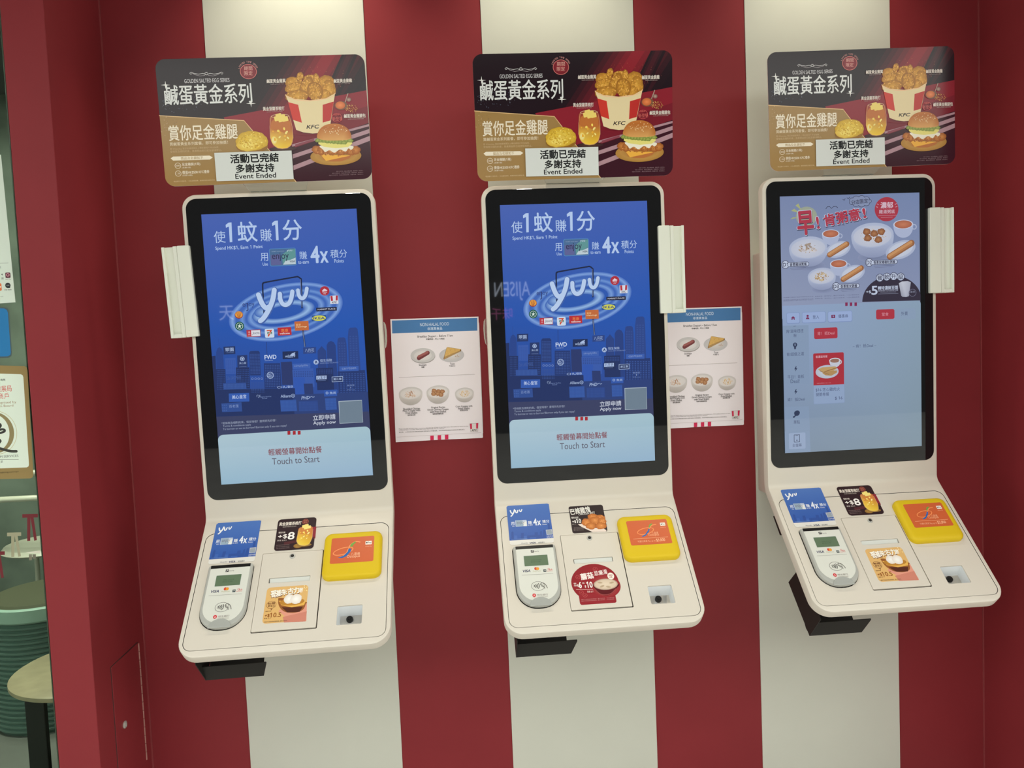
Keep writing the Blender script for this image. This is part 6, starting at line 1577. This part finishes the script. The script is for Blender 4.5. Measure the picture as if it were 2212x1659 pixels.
    b.add([(u, -y, z) for u, y, z in lpq] + [(u, -y + .002, z + .001) for u, y, z in lpq], [tuple(range(5)), tuple(range(5, 10))[::-1]] + [(i, (i + 1) % 5, 5 + (i + 1) % 5, 5 + i) for i in range(5)]); b.build('front_lip', M['black'], tray)
    b = MB(); arc = [(.34, -.807), (.318, -.797), (.304, -.778), (.296, -.752), (.296, -.725), (.300, -.690)]
    v = [(u, -y, z) for y, z in arc for u in (U0 + .002, -.0835)] + [(u, -y + .002, z) for y, z in arc for u in (U0 + .002, -.0835)]
    n = len(arc); f = []
    for i in range(n - 1): f += [(2 * i, 2 * i + 1, 2 * i + 3, 2 * i + 2), (2 * n + 2 * i, 2 * n + 2 * i + 2, 2 * n + 2 * i + 3, 2 * n + 2 * i + 1), (2 * i, 2 * i + 2, 2 * n + 2 * i + 2, 2 * n + 2 * i), (2 * i + 1, 2 * n + 2 * i + 1, 2 * n + 2 * i + 3, 2 * i + 3)]
    b.add(v, f); b.build('curved_back', M['black'], tray, smooth=True)
    # clear hook on the side
    if cfg['hook']:
        sg = cfg['hook']; b = MB()
        b.lathe([(0.0005, -.038), (.005, -.033), (.008, -.018), (.009, .008), (.0075, .026), (.0035, .033), (0.0005, .034)], 0, 0, 20)
        b.v = [(sg * .2490 + x * .9, -.152 + y * .6, z + .021) for x, y, z in b.v]
        b.build('clear_hook', M['clear'], k, smooth=True)
    if cfg.get('glint'):
        pass
    return k

MOCHI = ('dessert_sticker', 'sticker_mochi', -.008, .255)
SOUP = ('soup_sticker', 'sticker_soup', -.012, .254)
DRINK = ('promo_sticker', 'sticker_drink', -.006, .0535, 'black drink promotion sticker')
BITES = ('promo_sticker', 'sticker_bites', -.0015, .0605, 'black chicken bites promotion sticker')
KX = (0.0, 0.7735, 1.5411)
make_kiosk(0, (KX[0], 0, ZF + .0003), -.0083, 'leftmost cream ordering kiosk, blue screen, white holder on its left side',
           dict(screen='screen_yuu', door_sticker=MOCHI, promo=DRINK, octopus='octopus_plain', oct_u=.1475, holder=(-1, -.2295, .158, .032), hook=1))
make_kiosk(1, (KX[1], 0, ZF), -.0003, 'middle cream ordering kiosk, blue screen, red soup sticker on its shelf',
           dict(screen='screen_yuu', door_sticker=SOUP, promo=BITES, octopus='octopus_limit', oct_u=.150, holder=(1, .2255, .1673, -.001), hook=-1))
make_kiosk(2, (KX[2], 0, ZF + .0007), .0005, 'rightmost cream ordering kiosk, grey menu screen with breakfast bowls',
           dict(screen='screen_menu', door_sticker=MOCHI, promo=DRINK, octopus='octopus_limit', oct_u=.150, holder=(1, .2232, .1926, 0.0), hook=0))

# ------------------------------------------------------------------ promotion boards on top of the kiosks
SW_, SH_ = 0.51623, 0.31294
POSE = ((-.0089, .4209, .2132, .0174, .0174, .0075), (.0016, .41, .2172, .1089, .0043, .0053), (.0247, .4207, .1996, .0189, -.0178, .0124))
PH_R = (.0083, .0003, -.0005)
def make_board(i, label):
    u, z, y, tx, tz, ry = POSE[i]; r = PH_R[i]
    root = empty('promotion_board', (KX[i] + u - r * z, -y, ZF + z + r * u + (.0003, 0, .0007)[i]))
    tag(root, label, 'sign board', 'promotion boards above the kiosks')
    cz, sz = math.cos(tz), math.sin(tz); cx, sx = math.cos(tx), math.sin(tx); rr_ = ry + r; cr, sr = math.cos(rr_), math.sin(rr_)
    ex = Vector((cz, sz, 0)); ez = Vector((0, -sx, cx)); nn = ex.cross(ez).normalized()
    def F(a, bb, off):
        p = ex * (cr * a - sr * bb) + ez * (sr * a + cr * bb) + nn * off
        return tuple(p)
    ol = lambda i_: rr(0, SH_ / 2, SW_, SH_, .024, 10, i_)
    art('board', ART['sign'], F, 0.0, M['printed'], root, [([(ol(0), -.0032), (ol(0), -.0004), (ol(.0004), 0.0)], (206, 190, 186))])
    art('notice', ART['notice'], F, .0032, M['sheet'], root)
    # clear holder: foot on the kiosk top, sloped arm and a back plate
    hold = empty('board_holder'); hold.parent = root
    b = MB(); top = .0003 + BT - z; zt = top + .0008
    f = [(y - .135, zt), (y - .165, zt)]
    a = [(y - .115, zt), (y - .168, zt), (y - .200, zt + .004), (y - .2145, zt + .006)]
    w0, w1 = .071, .085
    offu = -u
    yy = lambda d: y - d                        # distance from wall -> local
    b.box(offu - w0, offu + w0, -(0.168 - y), -(0.142 - y), zt, zt + .003)
    b.add([(offu - w0, -(0.166 - y), zt), (offu + w0, -(0.166 - y), zt), (offu + w1, .006, .006), (offu - w1, .006, .006), (offu - w0, -(0.166 - y), zt + .003), (offu + w0, -(0.166 - y), zt + .003), (offu + w1, .006, .009), (offu - w1, .006, .009)],
          [(0, 1, 2, 3), (4, 7, 6, 5), (0, 4, 5, 1), (2, 6, 7, 3), (0, 3, 7, 4), (1, 5, 6, 2)])
    b.build('holder_arm', M['clear'], hold)
    b = MB(); b.box(offu - w1, offu + w1, .0042, .0072, .002, .075); b.build('holder_back', M['clear'], hold)
make_board(0, 'promotion board standing on the leftmost kiosk, glossy with light reflections')
make_board(1, 'promotion board leaning forward on top of the middle kiosk')
make_board(2, 'promotion board on top of the rightmost kiosk, overlapping the red wall')

# ------------------------------------------------------------------ paper menus on the red wall
def make_poster(cx, cz, rot, nm, label, back_label, boff):
    root = empty('menu_poster', (cx, -.0016, ZF + cz), (0, rot, 0)); tag(root, label, 'poster', 'paper menus between the kiosks')
    def F(a, bb, off): return (a, -off, bb)
    art('printed_sheet', ART['poster'], F, .0008, M['sheet'], root, [([(rect(-.12625, .12625, -.17725, .17725), 0.0), (rect(-.12625, .12625, -.17725, .17725), .0007)], (236, 228, 234))])
    r2 = empty('paper_sheet', (cx, -.0006, ZF + cz), (0, rot, 0)); tag(r2, back_label, 'paper', 'spare sheets behind the menus')
    b = MB(); dx, dz = boff; b.plate(F, [(rect(-.12525 + dx, .12625 + dx, -.17725 + dz, .16), 0), (rect(-.12525 + dx, .12625 + dx, -.17725 + dz, .16), .0005)]); b.build('blank_sheet', M['paper'], r2)
make_poster(.25425 + .12625, .0674 - .17725, .0075, 'a', 'paper food menu on the red wall between leftmost and middle kiosk', 'spare paper sheet peeking out behind the menu beside the leftmost kiosk', (.0026, .0135))
make_poster(1.1647, .0662 - .17725, .0075, 'b', 'paper food menu partly hidden behind the middle kiosk', 'spare paper sheet peeking out behind the menu beside the middle kiosk', (.0026, .0135))
